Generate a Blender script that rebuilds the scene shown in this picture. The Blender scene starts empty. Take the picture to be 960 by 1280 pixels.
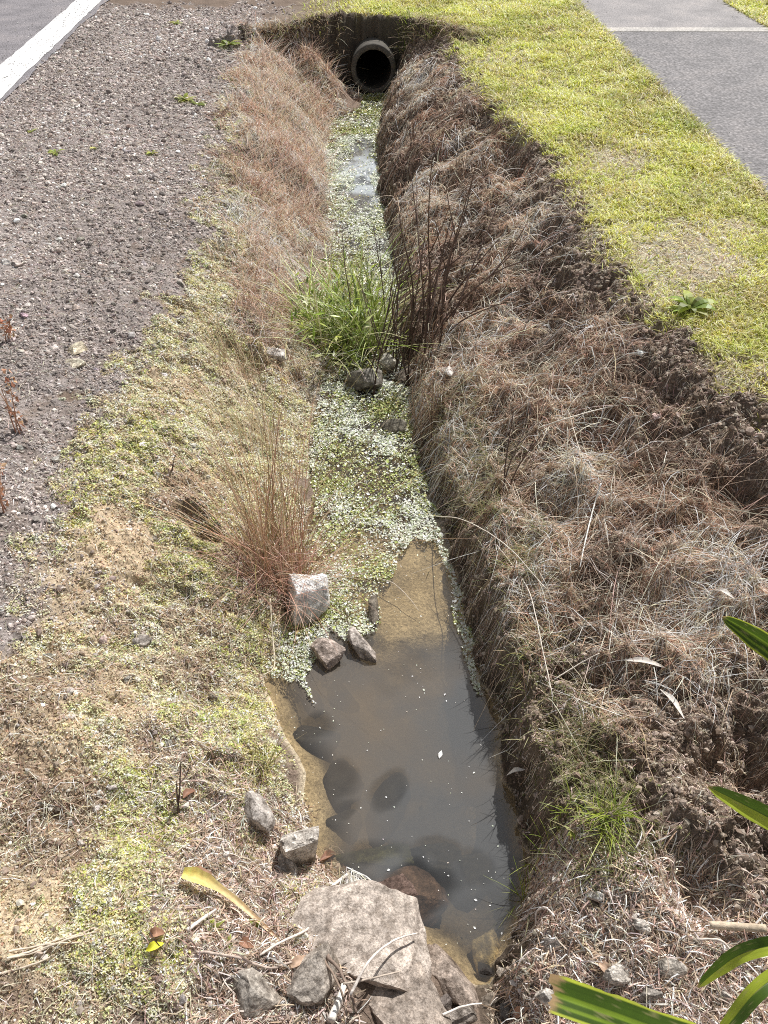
import bpy, math, random
import numpy as np
from mathutils import Vector

# ------------------------------------------------------------------ basics
rng = np.random.default_rng(7)
random.seed(7)
SC = bpy.context.scene
COL = SC.collection
CAMZ, PITCH, FPX = 1.80, math.radians(43.6), 967.0
CP, SP = math.cos(PITCH), math.sin(PITCH)
ZW = -0.65                                   # water level


def ray(px, py):
    a, b = (px - 480.0) / FPX, (640.0 - py) / FPX
    return np.array([a, CP + b * SP, -SP + b * CP])


def at_z(px, py, z):
    d = ray(px, py)
    t = (z - CAMZ) / d[2]
    return np.array([d[0] * t, d[1] * t, z])


def at_depth(px, py, t):
    return ray(px, py) * t + np.array([0, 0, CAMZ])


def depth_of(x, y, z):
    return y * CP - (z - CAMZ) * SP


# ------------------------------------------------------------------ noise
def _hash(ix, iy, seed):
    h = (ix.astype(np.int64) * 374761393 + iy.astype(np.int64) * 668265263 + seed * 974711) & 0xFFFFFFFF
    h = ((h ^ (h >> 13)) * 1274126177) & 0xFFFFFFFF
    h = (h ^ (h >> 16)) & 0xFFFFFFFF
    return h.astype(np.float64) / 4294967295.0


def vnoise(x, y, seed=0):
    ix, iy = np.floor(x), np.floor(y)
    fx, fy = x - ix, y - iy
    fx, fy = fx * fx * (3 - 2 * fx), fy * fy * (3 - 2 * fy)
    a, b = _hash(ix, iy, seed), _hash(ix + 1, iy, seed)
    c, d = _hash(ix, iy + 1, seed), _hash(ix + 1, iy + 1, seed)
    return (a + (b - a) * fx) * (1 - fy) + (c + (d - c) * fx) * fy


def fbm(x, y, freq, octaves=3, seed=0, ridged=False):
    s, amp, tot = 0.0, 1.0, 0.0
    for o in range(octaves):
        n = vnoise(x * freq + 17.3 * o, y * freq - 9.1 * o, seed + o * 31) * 2 - 1
        if ridged:
            n = 1 - 2 * np.abs(n)
        s = s + amp * n
        tot += amp
        amp *= 0.5
        freq *= 2.03
    return s / tot


def sstep(a, b, x):
    t = np.clip((x - a) / (b - a), 0, 1)
    return t * t * (3 - 2 * t)


def worley(x, y, freq, seed=0):
    x, y = x * freq, y * freq
    ix, iy = np.floor(x), np.floor(y)
    best = np.full(np.shape(x), 9.0)
    for dx in (-1, 0, 1):
        for dy in (-1, 0, 1):
            cx, cy = ix + dx, iy + dy
            px = cx + _hash(cx, cy, seed)
            py = cy + _hash(cx, cy, seed + 5)
            best = np.minimum(best, (px - x) ** 2 + (py - y) ** 2)
    return np.sqrt(best)


# ------------------------------------------------------------------ ditch plan
def line_at(pts, z):
    w = np.array([at_z(a, b, z) for a, b in pts])
    o = np.argsort(w[:, 1])
    return w[o, 1], w[o, 0]


WL = line_at([(601, 1236), (545, 1212), (480, 1135), (405, 1092), (386, 1040), (378, 970), (352, 905), (338, 850),
              (350, 800), (372, 750), (384, 700), (390, 620), (388, 540), (402, 490), (412, 455), (388, 420),
              (398, 360), (410, 300), (405, 230), (406, 170), (418, 128), (424, 118)], ZW)
WR = line_at([(603, 1236), (636, 1190), (656, 1120), (649, 1060), (642, 1000), (630, 930), (612, 880), (597, 840),
              (585, 790), (572, 730), (556, 670), (543, 610), (524, 565), (515, 520), (508, 470), (500, 420),
              (500, 360), (486, 300), (472, 230), (472, 170), (481, 128), (488, 118)], ZW)
LIP = line_at([(545, 25), (578, 80), (604, 125), (645, 165), (684, 195), (735, 270), (752, 320), (810, 385),
               (880, 440), (975, 530), (1090, 640)], 0.0)
ROADX = line_at([(0, 122), (127, 0)], 0.0)
pl = np.polyfit(ROADX[0], ROADX[1], 1)       # road edge x = pl[0]*y + pl[1]
PATHL = np.polyfit(*line_at([(718, 0), (760, 40), (810, 95), (860, 148), (905, 190), (960, 238)], 0.0), 1)
PATHR = np.polyfit(*line_at([(900, 0), (960, 32)], 0.0), 1)


def road_x(y):
    return np.polyval(pl, y)


def path_l(y):
    return np.polyval(PATHL, y)


def path_r(y):
    return path_l(y) + 1.62


def head_y(x):
    return np.interp(x, [-2.2, -1.6, -1.25, -1.0, -0.8, -0.42, 0.12, 0.35, 0.55, 0.8, 1.3],
                     [8.3, 8.35, 8.5, 8.72, 8.92, 9.06, 9.06, 8.90, 8.66, 8.4, 7.8])


WALLK = line_at([(650, 1200), (645, 1000), (600, 830), (560, 700), (520, 540), (500, 400), (480, 200), (480, 120)], ZW)[0]


HOLLOWS = []
for px_, py_, zz_, ra_, rb_, dp_ in [(632, 238, -.36, .12, .30, .16), (600, 205, -.40, .09, .25, .10), (925, 640, -.22, .13, .13, .13), (935, 955, -.25, .14, .13, .15),
                                     (868, 1120, -.35, .08, .10, .10), (745, 560, -.3, .10, .14, .08), (700, 640, -.35, .09, .12, .08), (352, 52, -.1, .16, .22, .32),
                                     (235, 632, -.33, .06, .05, .07), (255, 655, -.38, .06, .05, .08), (305, 415, -.25, .08, .12, .09), (270, 400, -.2, .07, .10, .07), (560, 260, -.4, .08, .25, .08),
                                     (850, 780, -.3, .10, .10, .09), (760, 880, -.4, .10, .10, .08), (245, 850, -.40, .05, .07, .05)]:
    q_ = at_z(px_, py_, zz_)
    HOLLOWS.append((q_[0], q_[1], ra_, rb_, dp_))


def base_h(X, Y):
    wl, wr = np.interp(Y, *WL), np.interp(Y, *WR)
    lip = np.interp(Y, *LIP)
    # wobble of the edges
    wob = fbm(X * 0 + Y, Y * 0 + 3.3, 6.0, 3, 3) * 0.03
    wl = wl + wob
    wr = wr - 0.6 * wob + .045 * fbm(X * 0, Y, 11, 4, 97)
    # left bank
    W = np.interp(Y, [0.4, 1.0, 2.5, 4, 6, 8.5], [0.95, 0.95, 1.0, 0.95, 0.8, 0.7])
    hb = np.interp(Y, [0.4, 1.0, 2.5, 4, 6, 8.5], [0.30, 0.36, 0.42, 0.47, 0.53, 0.56])
    d = wl - X
    t = np.clip(d / W, 0, 1)
    zl = ZW + hb * (1 - (1 - t) ** 1.7)
    rx = road_x(Y)
    t2 = np.clip((wl - W - X) / np.maximum(wl - W - rx, 0.2), 0, 1)
    zl = zl + (-0.02 - (ZW + hb)) * (1 - (1 - t2) ** 1.35)
    # right bank
    dr = X - wr
    L = np.maximum(lip - wr, 0.35)
    h1 = np.interp(Y, [0.5, 0.9, 1.6, 2.4, 3.0, 4.5, 9], [0.16, 0.22, 0.20, 0.17, 0.12, 0.12, 0.14])
    zr = h1 * sstep(0.0, 0.085, dr + .03 * fbm(X, Y, 17, 3, 96))
    s = np.clip((dr - 0.05) / np.maximum(L - 0.17, 0.1), 0, 1)
    top = -ZW - 0.15
    zr = zr + (top - h1) * (0.55 * s + 0.45 * (1 - (1 - s) ** 2))
    zr = zr + 0.12 * sstep(L - 0.24, L + 0.08, dr) + 0.03 * np.clip((dr - L) / 0.6, 0, 1)
    zr = ZW + zr
    # debris mound low on the right near the camera
    zr = zr + 0.07 * np.exp(-((X - 0.62) / 0.25) ** 2 - ((Y - 0.85) / 0.22) ** 2) * (dr > 0)
    zr = zr - 0.10 * np.exp(-((X - 1.12) / 0.14) ** 2 - ((Y - 1.35) / 0.25) ** 2)
    # bed
    inside = np.minimum(X - wl, wr - X)
    depth = np.interp(Y, [0.6, 0.9, 1.72, 1.90, 2.3, 2.7, 5, 6, 9], [0.06, 0.15, 0.15, 0.035, 0.018, 0.03, 0.04, 0.10, 0.06])
    dl = np.clip((X - wl) / 0.16, 0, 1)
    drr = np.clip((wr - X) / 0.05, 0, 1)
    Yq = Y - 2.0 * (X - .13) ** 2 + .16 * fbm(X, Y, 5, 3, 98)
    depth = np.interp(Yq, [0.6, 0.9, 1.58, 1.90, 2.3, 2.7, 5, 6, 9], [0.06, 0.15, 0.15, 0.04, 0.018, 0.03, 0.04, 0.10, 0.06])
    zb = ZW - depth * np.minimum(dl ** 1.3, drr)
    z = np.where(X < wl, zl, np.where(X > wr, zr, zb))
    for hx, hy_, ra, rb, dp in HOLLOWS:
        z = z - np.where(dr > .12, 1, np.where(d > .12, 1, 0)) * dp * np.exp(-(((X - hx) / ra) ** 2 + ((Y - hy_) / rb) ** 2) ** 2)
    # the ditch closes at the near end
    z = np.where(Y < 0.66, np.maximum(z, ZW + np.clip(0.66 - Y, 0, 0.5) * 0.75), z)
    mound = ZW + .46 * np.exp(-((X + .78) / .30) ** 2 - ((Y - 8.72) / .34) ** 2)
    z = np.where(mound > ZW + .015, np.maximum(z, mound), z)
    # headwall at the far end
    hy = head_y(X) + 0.26 * fbm(X, Y * 0, 4, 4, 11)
    zh = ZW - 0.05 + (0.05 - ZW) * sstep(0.0, 0.20, Y - hy)
    z = np.where((Y > hy) & (X > wl - 1.15), np.maximum(z, zh), z)
    return z


# ------------------------------------------------------------------ ground grid
def axis(pts):
    out = [pts[0][0]]
    for (a, s0), (b, s1) in zip(pts[:-1], pts[1:]):
        x = a
        while x < b - 1e-6:
            f = (x - a) / (b - a)
            x = x + s0 * (s1 / s0) ** f
            out.append(min(x, b))
        out[-1] = b
    return np.array(sorted(set(np.round(out, 5))))


GX = axis([(-600, 120), (-60, 12), (-8, 0.6), (-4.6, 0.05), (-3.2, 0.02), (-1.3, 0.0065), (-0.6, 0.005), (1.7, 0.005),
           (2.2, 0.02), (4.5, 0.05), (8, 0.6), (60, 12), (600, 120)])
GY = axis([(-600, 120), (-60, 12), (-5, 0.8), (-0.6, 0.1), (0.3, 0.006), (2.2, 0.006), (4, 0.0095), (7, 0.016), (9.6, 0.02),
           (12, 0.04), (16, 0.4), (60, 12), (600, 120)])
XX, YY = np.meshgrid(GX, GY)
B0 = base_h(XX, YY)


def bilin(F, x, y):
    x, y = np.asarray(x, float), np.asarray(y, float)
    i = np.clip(np.searchsorted(GX, x) - 1, 0, len(GX) - 2)
    j = np.clip(np.searchsorted(GY, y) - 1, 0, len(GY) - 2)
    u = np.clip((x - GX[i]) / (GX[i + 1] - GX[i]), 0, 1)
    v = np.clip((y - GY[j]) / (GY[j + 1] - GY[j]), 0, 1)
    return (F[j, i] * (1 - u) + F[j, i + 1] * u) * (1 - v) + (F[j + 1, i] * (1 - u) + F[j + 1, i + 1] * u) * v


def hit(px, py, F=None):
    """Point where the photo's pixel meets the ground."""
    d = ray(px, py)
    t = np.arange(0.6, 16, 0.01)
    x, y, z = d[0] * t, d[1] * t, CAMZ + d[2] * t
    h = bilin(B0 if F is None else F, x, y)
    k = int(np.argmax(z < h))
    if k == 0:
        k = len(t) - 1
    a = (z - h)[k - 1] / max((z - h)[k - 1] - (z - h)[k], 1e-9)
    tt = t[k - 1] + a * 0.01
    p = d * tt
    return np.array([p[0], p[1], CAMZ + p[2]])


def wpoly(pts, z=None):
    return np.array([(hit(a, b) if z is None else at_z(a, b, z))[:2] for a, b in pts])


def inside(poly, x, y):
    c = np.zeros(np.shape(x), bool)
    n = len(poly)
    for i in range(n):
        x0, y0 = poly[i]
        x1, y1 = poly[(i + 1) % n]
        if y0 == y1:
            continue
        k = ((y0 > y) != (y1 > y)) & (x < (x1 - x0) * (y - y0) / (y1 - y0) + x0)
        c ^= k
    return c


WARP = {}


def soft_inside(poly, x, y, w=0.05, seed=0, f=7.0):
    key = (np.shape(x), f)
    if key not in WARP:
        WARP[key] = [(fbm(x, y, f, 3, 1 + q * 7), fbm(x, y, f, 3, 101 + q * 7)) for q in range(3)]
    s = 0.0
    for nx, ny in WARP[key]:
        s = s + inside(poly, x + nx * w * 2, y + ny * w * 2)
    return s / 3.0


def blobs(lst, x, y, seed=0, f=6.0):
    """soft round patches given as (px, py, rx_px, ry_px, weight)"""
    s = np.zeros(np.shape(x))
    nx, ny = WARP[(np.shape(x), 7.0)][0]
    nx, ny = nx * .12, ny * .12
    for a, b, ra, rb, w in lst:
        c = hit(a, b)
        e = hit(a + ra, b)
        g = hit(a, b - rb)
        r0 = max(abs(e[0] - c[0]), 0.02)
        r1 = max(abs(g[1] - c[1]), 0.02)
        q = ((x + nx * min(1, 4 * r0) - c[0]) / r0) ** 2 + ((y + ny * min(1, 4 * r1) - c[1]) / r1) ** 2
        s = np.maximum(s, w * np.exp(-q * q * 0.7))
    return s


# zone outlines, in plan
P_GRAVEL = wpoly([(-900, 30), (-500, 5), (330, 4), (318, 60), (300, 130), (270, 220), (255, 300), (225, 380), (180, 440), (130, 500),
                  (95, 570), (70, 650), (52, 740), (25, 820), (-40, 860), (-900, 860)])
P_LAWN = wpoly([(545, 28), (575, 78), (600, 120), (640, 158), (688, 190), (735, 262), (750, 318), (800, 372), (872, 425),
                (955, 505), (1060, 610), (1500, 900), (1500, 8), (900, 2), (545, 2)])
P_STRAW_R = wpoly([(490, 100), (540, 95), (600, 150), (645, 200), (680, 290), (720, 400), (800, 500), (885, 600), (960, 700), (950, 780),
                   (880, 850), (800, 930), (690, 960), (640, 930), (600, 800), (560, 650), (530, 540), (515, 430), (500, 300), (480, 190)])
P_STRAW_L = wpoly([(320, 40), (380, 50), (432, 70), (440, 112), (412, 130), (402, 230), (400, 300), (385, 400), (370, 440), (330, 470), (310, 380), (290, 300), (300, 180)])
P_LITTER_R = wpoly([(690, 1060), (780, 1050), (850, 1080), (900, 1120), (1000, 1180), (1000, 1400), (660, 1400), (650, 1200), (655, 1120)])
P_LITTER_L = wpoly([(215, 940), (300, 930), (360, 1010), (370, 1080), (470, 1110), (420, 1230), (420, 1400), (180, 1400), (190, 1270),
                    (240, 1200), (205, 1120), (190, 1030)])
P_MOSS = wpoly([(290, 120), (330, 330), (400, 430), (402, 560), (392, 640), (376, 790), (350, 900), (385, 1040), (350, 1110), (420, 1110),
                (420, 1180), (330, 1290), (-250, 1300), (-250, 830), (20, 815), (60, 740), (75, 650), (100, 570), (135, 500), (185, 440),
                (230, 380), (258, 300), (272, 220)])

BARE_LAWN = [(865, 325, 75, 34, 1.0), (765, 210, 45, 24, .75), (640, 150, 60, 20, .45), (900, 290, 60, 20, .6), (835, 360, 50, 22, .8), (620, 75, 30, 25, .4), (720, 255, 40, 20, .5), (790, 385, 50, 16, .7), (735, 305, 30, 16, .7), (925, 470, 60, 14, .6)]
TAN = [(130, 690, 60, 60, 1), (60, 930, 75, 60, .8), (135, 960, 60, 40, .7), (40, 1130, 60, 50, .9), (90, 790, 60, 40, .8), (200, 500, 50, 40, .6),
       (60, 1190, 60, 30, .7), (225, 620, 40, 30, .5), (250, 460, 40, 30, .5), (95, 1080, 50, 40, .7), (150, 870, 50, 40, .5)]
BROWN = [(20, 1000, 60, 60, 1), (90, 1020, 60, 28, .8), (220, 630, 30, 26, .8), (250, 640, 40, 22, .7), (60, 1060, 60, 30, .7), (245, 860, 35, 40, .6),
         (60, 1260, 120, 40, .7), (150, 780, 40, 22, .6), (20, 880, 60, 40, .6), (290, 750, 30, 60, .7), (230, 760, 40, 30, .4)]
GREENM = [(175, 1050, 50, 70, 1), (390, 1145, 55, 45, 1), (130, 1080, 55, 40, .7), (310, 930, 50, 70, .7), (250, 900, 60, 50, .6), (160, 560, 60, 50, .55),
          (310, 820, 45, 50, .6), (240, 690, 70, 60, .5), (170, 1180, 70, 60, .6), (300, 1080, 40, 40, .5), (110, 640, 40, 40, .5), (150, 1000, 60, 40, .6)]

print('grid', XX.shape)
fine = (XX > -4.2) & (XX < 4.6) & (YY > -0.8) & (YY < 14.5)


def masked(fn):
    F = np.zeros(XX.shape)
    F[fine] = fn(XX[fine], YY[fine])
    return F


M_GRAVEL = masked(lambda x, y: soft_inside(P_GRAVEL, x, y, .30, 1))
M_LAWN = masked(lambda x, y: soft_inside(P_LAWN, x, y, .10, 2) * sstep(-.16, -.08, base_h(x, y)))
M_STRAWR = masked(lambda x, y: soft_inside(P_STRAW_R, x, y, .08, 3))
M_STRAWL = masked(lambda x, y: soft_inside(P_STRAW_L, x, y, .22, 4))
M_LITR = masked(lambda x, y: soft_inside(P_LITTER_R, x, y, .05, 5))
M_LITL = masked(lambda x, y: soft_inside(P_LITTER_L, x, y, .10, 6))
M_MOSS = masked(lambda x, y: soft_inside(P_MOSS, x, y, .14, 8))
M_BARE = masked(lambda x, y: blobs(BARE_LAWN, x, y, 9))
M_TAN = masked(lambda x, y: blobs(TAN, x, y, 10))
M_BROWN = masked(lambda x, y: blobs(BROWN, x, y, 12))
M_GREEN = masked(lambda x, y: blobs(GREENM, x, y, 13))
WET = masked(lambda x, y: sstep(0.05, -0.005, base_h(x, y) - ZW))
# outside the fine area: plain lawn (right, far), gravel (left)
far = ~fine
M_LAWN[far] = (XX[far] > -1.0) | (YY[far] > 14.5)
M_GRAVEL[far] = 1 - M_LAWN[far]
far_side = (YY > head_y(XX) + 0.12) & (XX > -2.2) & fine
M_LAWN[far_side] = np.maximum(M_LAWN[far_side], sstep(-1.1, 0.5, XX[far_side]) * 0.95)
M_GRAVEL[far_side] *= 1 - M_LAWN[far_side]


def detail(x, y):
    g, lw, lr, ll, ms = (bilin(M, x, y) for M in (M_GRAVEL, M_LAWN, M_LITR, M_LITL, M_MOSS))
    wet = bilin(WET, x, y)
    bankr = sstep(0.0, 0.12, x - np.interp(y, *WR)) * (1 - lw) * sstep(0.6, 1.0, y + 0.25)
    bankr = np.where(y > 9.3, 0, bankr)
    big = fbm(x, y, 2.3, 2, 20) * 0.060 + fbm(x, y, 5.5, 4, 34, True) * 0.055 + np.clip(fbm(x, y, 8, 3, 35), -1, 0) * .10
    lump = (0.5 - worley(x + 0.05 * fbm(x, y, 9, 2, 4), y + 0.05 * fbm(x, y, 9, 2, 14), 5.2, 3)) * 0.045
    clod = (0.5 - worley(x + .02 * fbm(x, y, 20, 2, 5), y, 16, 8)) * 0.050 + fbm(x, y, 34, 3, 21) * 0.026
    d = bankr * (1 - .65 * lr) * (1 - wet) * (1 - .5 * np.exp(-((x - np.interp(y, *LIP)) / .13) ** 2)) * (big + lump * (0.45 + 0.55 * (fbm(x, y, 1.7, 2, 33) > -0.1)) + clod)
    lft = (1 - bankr) * (1 - wet)
    d = d + lft * g * (fbm(x, y, 3, 3, 22) * 0.016 + fbm(x, y, 26, 3, 23) * 0.014)
    d = d + lft * ms * (fbm(x, y, 3.3, 3, 24) * 0.040 + (0.5 - worley(x, y, 9, 12)) * 0.034 + fbm(x, y, 30, 3, 25) * 0.016 - .028 * sstep(.38, .62, fbm(x, y, 6.5, 2, 91)))
    d = d + lft * ll * (fbm(x, y, 14, 3, 26) * 0.02)
    d = d + lw * (fbm(x, y, 3, 3, 27) * 0.022 + fbm(x, y, 30, 2, 28) * 0.006)
    # road and path are bedded flat
    d = d * sstep(0.02, 0.2, x - road_x(y)) * (1 - sstep(-0.06, 0.02, x - path_l(y)) * sstep(0.06, -0.02, x - path_r(y)))
    d = d + wet * fbm(x, y, 7, 3, 29) * 0.012
    hw = np.exp(-((y - head_y(x) - .08) / .22) ** 2) * (x > -1.5) * (x < 1.0)
    d = d + hw * (fbm(x, y, 5, 3, 92) * .10 + fbm(x, y, 16, 3, 93) * .08)
    return d


H = B0.copy()
H[fine] += detail(XX[fine], YY[fine])
# bed the road and the path a little under their own sheets
onroad = sstep(0.03, -0.01, XX - road_x(YY)) * (YY > -20)
onpath = sstep(-0.03, 0.01, XX - path_l(YY)) * sstep(0.03, -0.01, XX - path_r(YY))
H = H * (1 - onroad) + (-0.03) * onroad
H = H * (1 - onpath) + (-0.005) * onpath
H[far] = np.where(np.abs(XX[far]) < 5, H[far], 0.0)


def G(x, y):
    return bilin(H, x, y)


def gnormal(x, y, e=0.02):
    nx = (G(x - e, y) - G(x + e, y)) / (2 * e)
    ny = (G(x, y - e) - G(x, y + e)) / (2 * e)
    n = np.stack([nx, ny, np.ones_like(nx)], -1)
    return n / np.linalg.norm(n, axis=-1, keepdims=True)


def ground_px(px, py):
    return hit(px, py, H)


# ------------------------------------------------------------------ mesh builders
GAIN = 1.40


def mesh_np(name, V, F, mat, C=None, smooth=False, attrs=None, mats=None, mat_idx=None):
    V = np.ascontiguousarray(V, dtype=np.float32).reshape(-1, 3)
    F = np.ascontiguousarray(F, dtype=np.int32)
    me = bpy.data.meshes.new(name)
    n, k = F.shape
    me.vertices.add(len(V))
    me.vertices.foreach_set('co', V.ravel())
    me.loops.add(n * k)
    me.loops.foreach_set('vertex_index', F.ravel())
    me.polygons.add(n)
    me.polygons.foreach_set('loop_start', np.arange(0, n * k, k, dtype=np.int32))
    if smooth:
        me.polygons.foreach_set('use_smooth', np.ones(n, dtype=bool))
    else:
        me.polygons.foreach_set('use_smooth', np.zeros(n, dtype=bool))
    for m in (mats or [mat]):
        me.materials.append(m)
    if mat_idx is not None:
        me.polygons.foreach_set('material_index', np.asarray(mat_idx, dtype=np.int32))
    me.update(calc_edges=True)
    if C is not None:
        C = np.clip(np.asarray(C, dtype=np.float32).reshape(-1, 3) * GAIN, 0, .93)
        a = me.color_attributes.new('tint', 'FLOAT_COLOR', 'POINT')
        a.data.foreach_set('color', np.concatenate([C, np.ones((len(C), 1), np.float32)], 1).ravel())
    for nm, arr in (attrs or {}).items():
        a = me.attributes.new(nm, 'FLOAT', 'POINT')
        a.data.foreach_set('value', np.ascontiguousarray(arr, dtype=np.float32).ravel())
    return me


def link(name, me, parent=None, loc=None, **props):
    o = bpy.data.objects.new(name, me)
    COL.objects.link(o)
    if parent is not None:
        o.parent = parent
    if loc is not None:
        o.location = loc
    for k, v in props.items():
        o[k] = v
    return o


def thing(name, label, cat, loc, group=None):
    o = bpy.data.objects.new(name, None)
    COL.objects.link(o)
    o.location = loc
    o.empty_display_size = 0.05
    o['label'], o['category'] = label, cat
    if group:
        o['group'] = group
    return o


def tag(o, label, cat, group=None):
    o['label'], o['category'] = label, cat
    if group:
        o['group'] = group
    return o


def ribbons(P, side, width, c0, c1, taper=None):
    """P (N,K,3) centre lines, side (N,3) or (N,K,3), width (N,) -> V, F, C"""
    N, K, _ = P.shape
    if side.ndim == 2:
        side = side[:, None, :]
    t = np.linspace(0, 1, K)
    if taper is None:
        taper = 1 - 0.85 * t ** 1.6
    w = (width[:, None] * taper[None, :])[:, :, None] * 0.5
    V = np.stack([P - side * w, P + side * w], 2).reshape(-1, 3)
    base = (np.arange(N) * K * 2)[:, None] + (np.arange(K - 1) * 2)[None, :]
    F = np.stack([base, base + 1, base + 3, base + 2], -1).reshape(-1, 4)
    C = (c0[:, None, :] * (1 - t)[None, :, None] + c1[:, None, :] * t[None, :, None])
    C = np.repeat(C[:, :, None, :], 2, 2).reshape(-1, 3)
    return V, F, C


def join(parts):
    V, F, C, o = [], [], [], 0
    for v, f, c in parts:
        V.append(v)
        F.append(f + o)
        C.append(c)
        o += len(v)
    return np.concatenate(V), np.concatenate(F), np.concatenate(C)


def unit(v):
    return v / np.maximum(np.linalg.norm(v, axis=-1, keepdims=True), 1e-9)


def pick(pal, n, jitter=0.12, val=0.2):
    pal = np.array(pal, float)
    c = pal[rng.integers(0, len(pal), n)]
    c = c * (1 + rng.normal(0, val, (n, 1))) * (1 + rng.normal(0, jitter, (n, 3)) * 0.5)
    return np.clip(c, 0.004, 0.95)


def tube(path, rad, seg=7, c0=(.3, .25, .2), c1=None, cap=True):
    """tube along path (K,3); rad scalar or (K,)"""
    path = np.asarray(path, float)
    K = len(path)
    rad = np.broadcast_to(np.asarray(rad, float), (K,))
    d = unit(np.gradient(path, axis=0))
    ref = np.array([0.13, 0.21, 0.97]) if abs(d[0][2]) < 0.85 else np.array([1.0, 0.1, 0.1])
    u = unit(np.cross(d, ref))
    v = np.cross(d, u)
    a = np.linspace(0, 2 * np.pi, seg, endpoint=False)
    V = path[:, None, :] + rad[:, None, None] * (np.cos(a)[None, :, None] * u[:, None, :] + np.sin(a)[None, :, None] * v[:, None, :])
    V = V.reshape(-1, 3)
    i = np.arange(K - 1)[:, None] * seg
    j = np.arange(seg)[None, :]
    F = np.stack([i + j, i + (j + 1) % seg, i + seg + (j + 1) % seg, i + seg + j], -1).reshape(-1, 4)
    if cap:
        V = np.concatenate([V, path[:1], path[-1:]])
        n0, n1 = K * seg, K * seg + 1
        jj = np.arange(seg)
        e = (K - 1) * seg
        # triangles stored as quads with a doubled corner are avoided: use half-fans of quads
        f0 = [[n0, (2 * q + 2) % seg, 2 * q + 1, 2 * q] for q in range(seg // 2)] + ([[n0, 0, seg - 1, seg - 1]] if 0 else [])
        f1 = [[n1, e + 2 * q, e + 2 * q + 1, e + (2 * q + 2) % seg] for q in range(seg // 2)]
        if seg % 2 == 0:
            F = np.concatenate([F, np.array(f0), np.array(f1)])
    t = np.linspace(0, 1, K)
    c0 = np.array(c0, float)
    c1 = c0 if c1 is None else np.array(c1, float)
    C = np.repeat(c0[None] * (1 - t)[:, None] + c1[None] * t[:, None], seg, 0)
    if cap:
        C = np.concatenate([C, c0[None], c1[None]])
    C = C * (1 + rng.normal(0, .07, (len(C), 1)))
    return V, F, np.clip(C, 0.003, 1)


def spline(pts, n=24):
    """Catmull-Rom through the points"""
    p = np.array(pts, float)
    p = np.concatenate([2 * p[:1] - p[1:2], p, 2 * p[-1:] - p[-2:-1]])
    m = len(p) - 3
    out = []
    for s in np.linspace(0, m - 1e-6, n):
        i = int(s)
        f = s - i
        a, b, c, d = p[i:i + 4]
        out.append(0.5 * (2 * b + (c - a) * f + (2 * a - 5 * b + 4 * c - d) * f * f + (3 * b - a - 3 * c + d) * f ** 3))
    return np.array(out)


# ------------------------------------------------------------------ materials
def new_mat(name):
    m = bpy.data.materials.new(name)
    m.use_nodes = True
    nt = m.node_tree
    nt.nodes.clear()
    out = nt.nodes.new('ShaderNodeOutputMaterial')
    return m, nt, out


def node(nt, typ, **kw):
    n = nt.nodes.new(typ)
    for k, v in kw.items():
        if k in n.inputs.keys():
            n.inputs[k].default_value = v
        else:
            setattr(n, k, v)
    return n


def noise_node(nt, scale, detail=4, rough=0.6, coord='Object'):
    tc = node(nt, 'ShaderNodeTexCoord')
    n = node(nt, 'ShaderNodeTexNoise')
    n.inputs['Scale'].default_value = scale
    n.inputs['Detail'].default_value = detail
    n.inputs['Roughness'].default_value = rough
    nt.links.new(tc.outputs[coord], n.inputs['Vector'])
    return n


def ramp(nt, src, stops):
    r = node(nt, 'ShaderNodeValToRGB')
    el = r.color_ramp.elements
    while len(el) < len(stops):
        el.new(0.5)
    for e, (p, c) in zip(el, stops):
        e.position = p
        e.color = (*c, 1) if len(c) == 3 else c
    nt.links.new(src, r.inputs['Fac'])
    return r


def mixc(nt, a, b, fac, mode='MIX'):
    m = node(nt, 'ShaderNodeMix', data_type='RGBA', blend_type=mode)
    for s, i in ((fac, 0), (a, 6), (b, 7)):
        if hasattr(s, 'links'):
            nt.links.new(s, m.inputs[i])
        else:
            m.inputs[i].default_value = s if i == 0 else (*s, 1)
    return m.outputs[2]


def mat_leaf(name, rough=0.5, transl=0.35, spec=0.3, vary=0.25, scale=60):
    """thin plant stuff coloured by its tint attribute"""
    m, nt, out = new_mat(name)
    at = node(nt, 'ShaderNodeAttribute', attribute_name='tint')
    nz = noise_node(nt, scale, 3)
    r = ramp(nt, nz.outputs['Fac'], [(0.3, (1 - vary,) * 3), (0.7, (1 + vary,) * 3)])
    col = mixc(nt, at.outputs['Color'], r.outputs['Color'], 1.0, 'MULTIPLY')
    p = node(nt, 'ShaderNodeBsdfPrincipled')
    p.inputs['Roughness'].default_value = rough
    p.inputs['Specular IOR Level'].default_value = spec
    nt.links.new(col, p.inputs['Base Color'])
    tr = node(nt, 'ShaderNodeBsdfTranslucent')
    nt.links.new(col, tr.inputs['Color'])
    mx = node(nt, 'ShaderNodeMixShader')
    mx.inputs[0].default_value = transl
    nt.links.new(p.outputs[0], mx.inputs[1])
    nt.links.new(tr.outputs[0], mx.inputs[2])
    nt.links.new(mx.outputs[0], out.inputs['Surface'])
    return m


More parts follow.
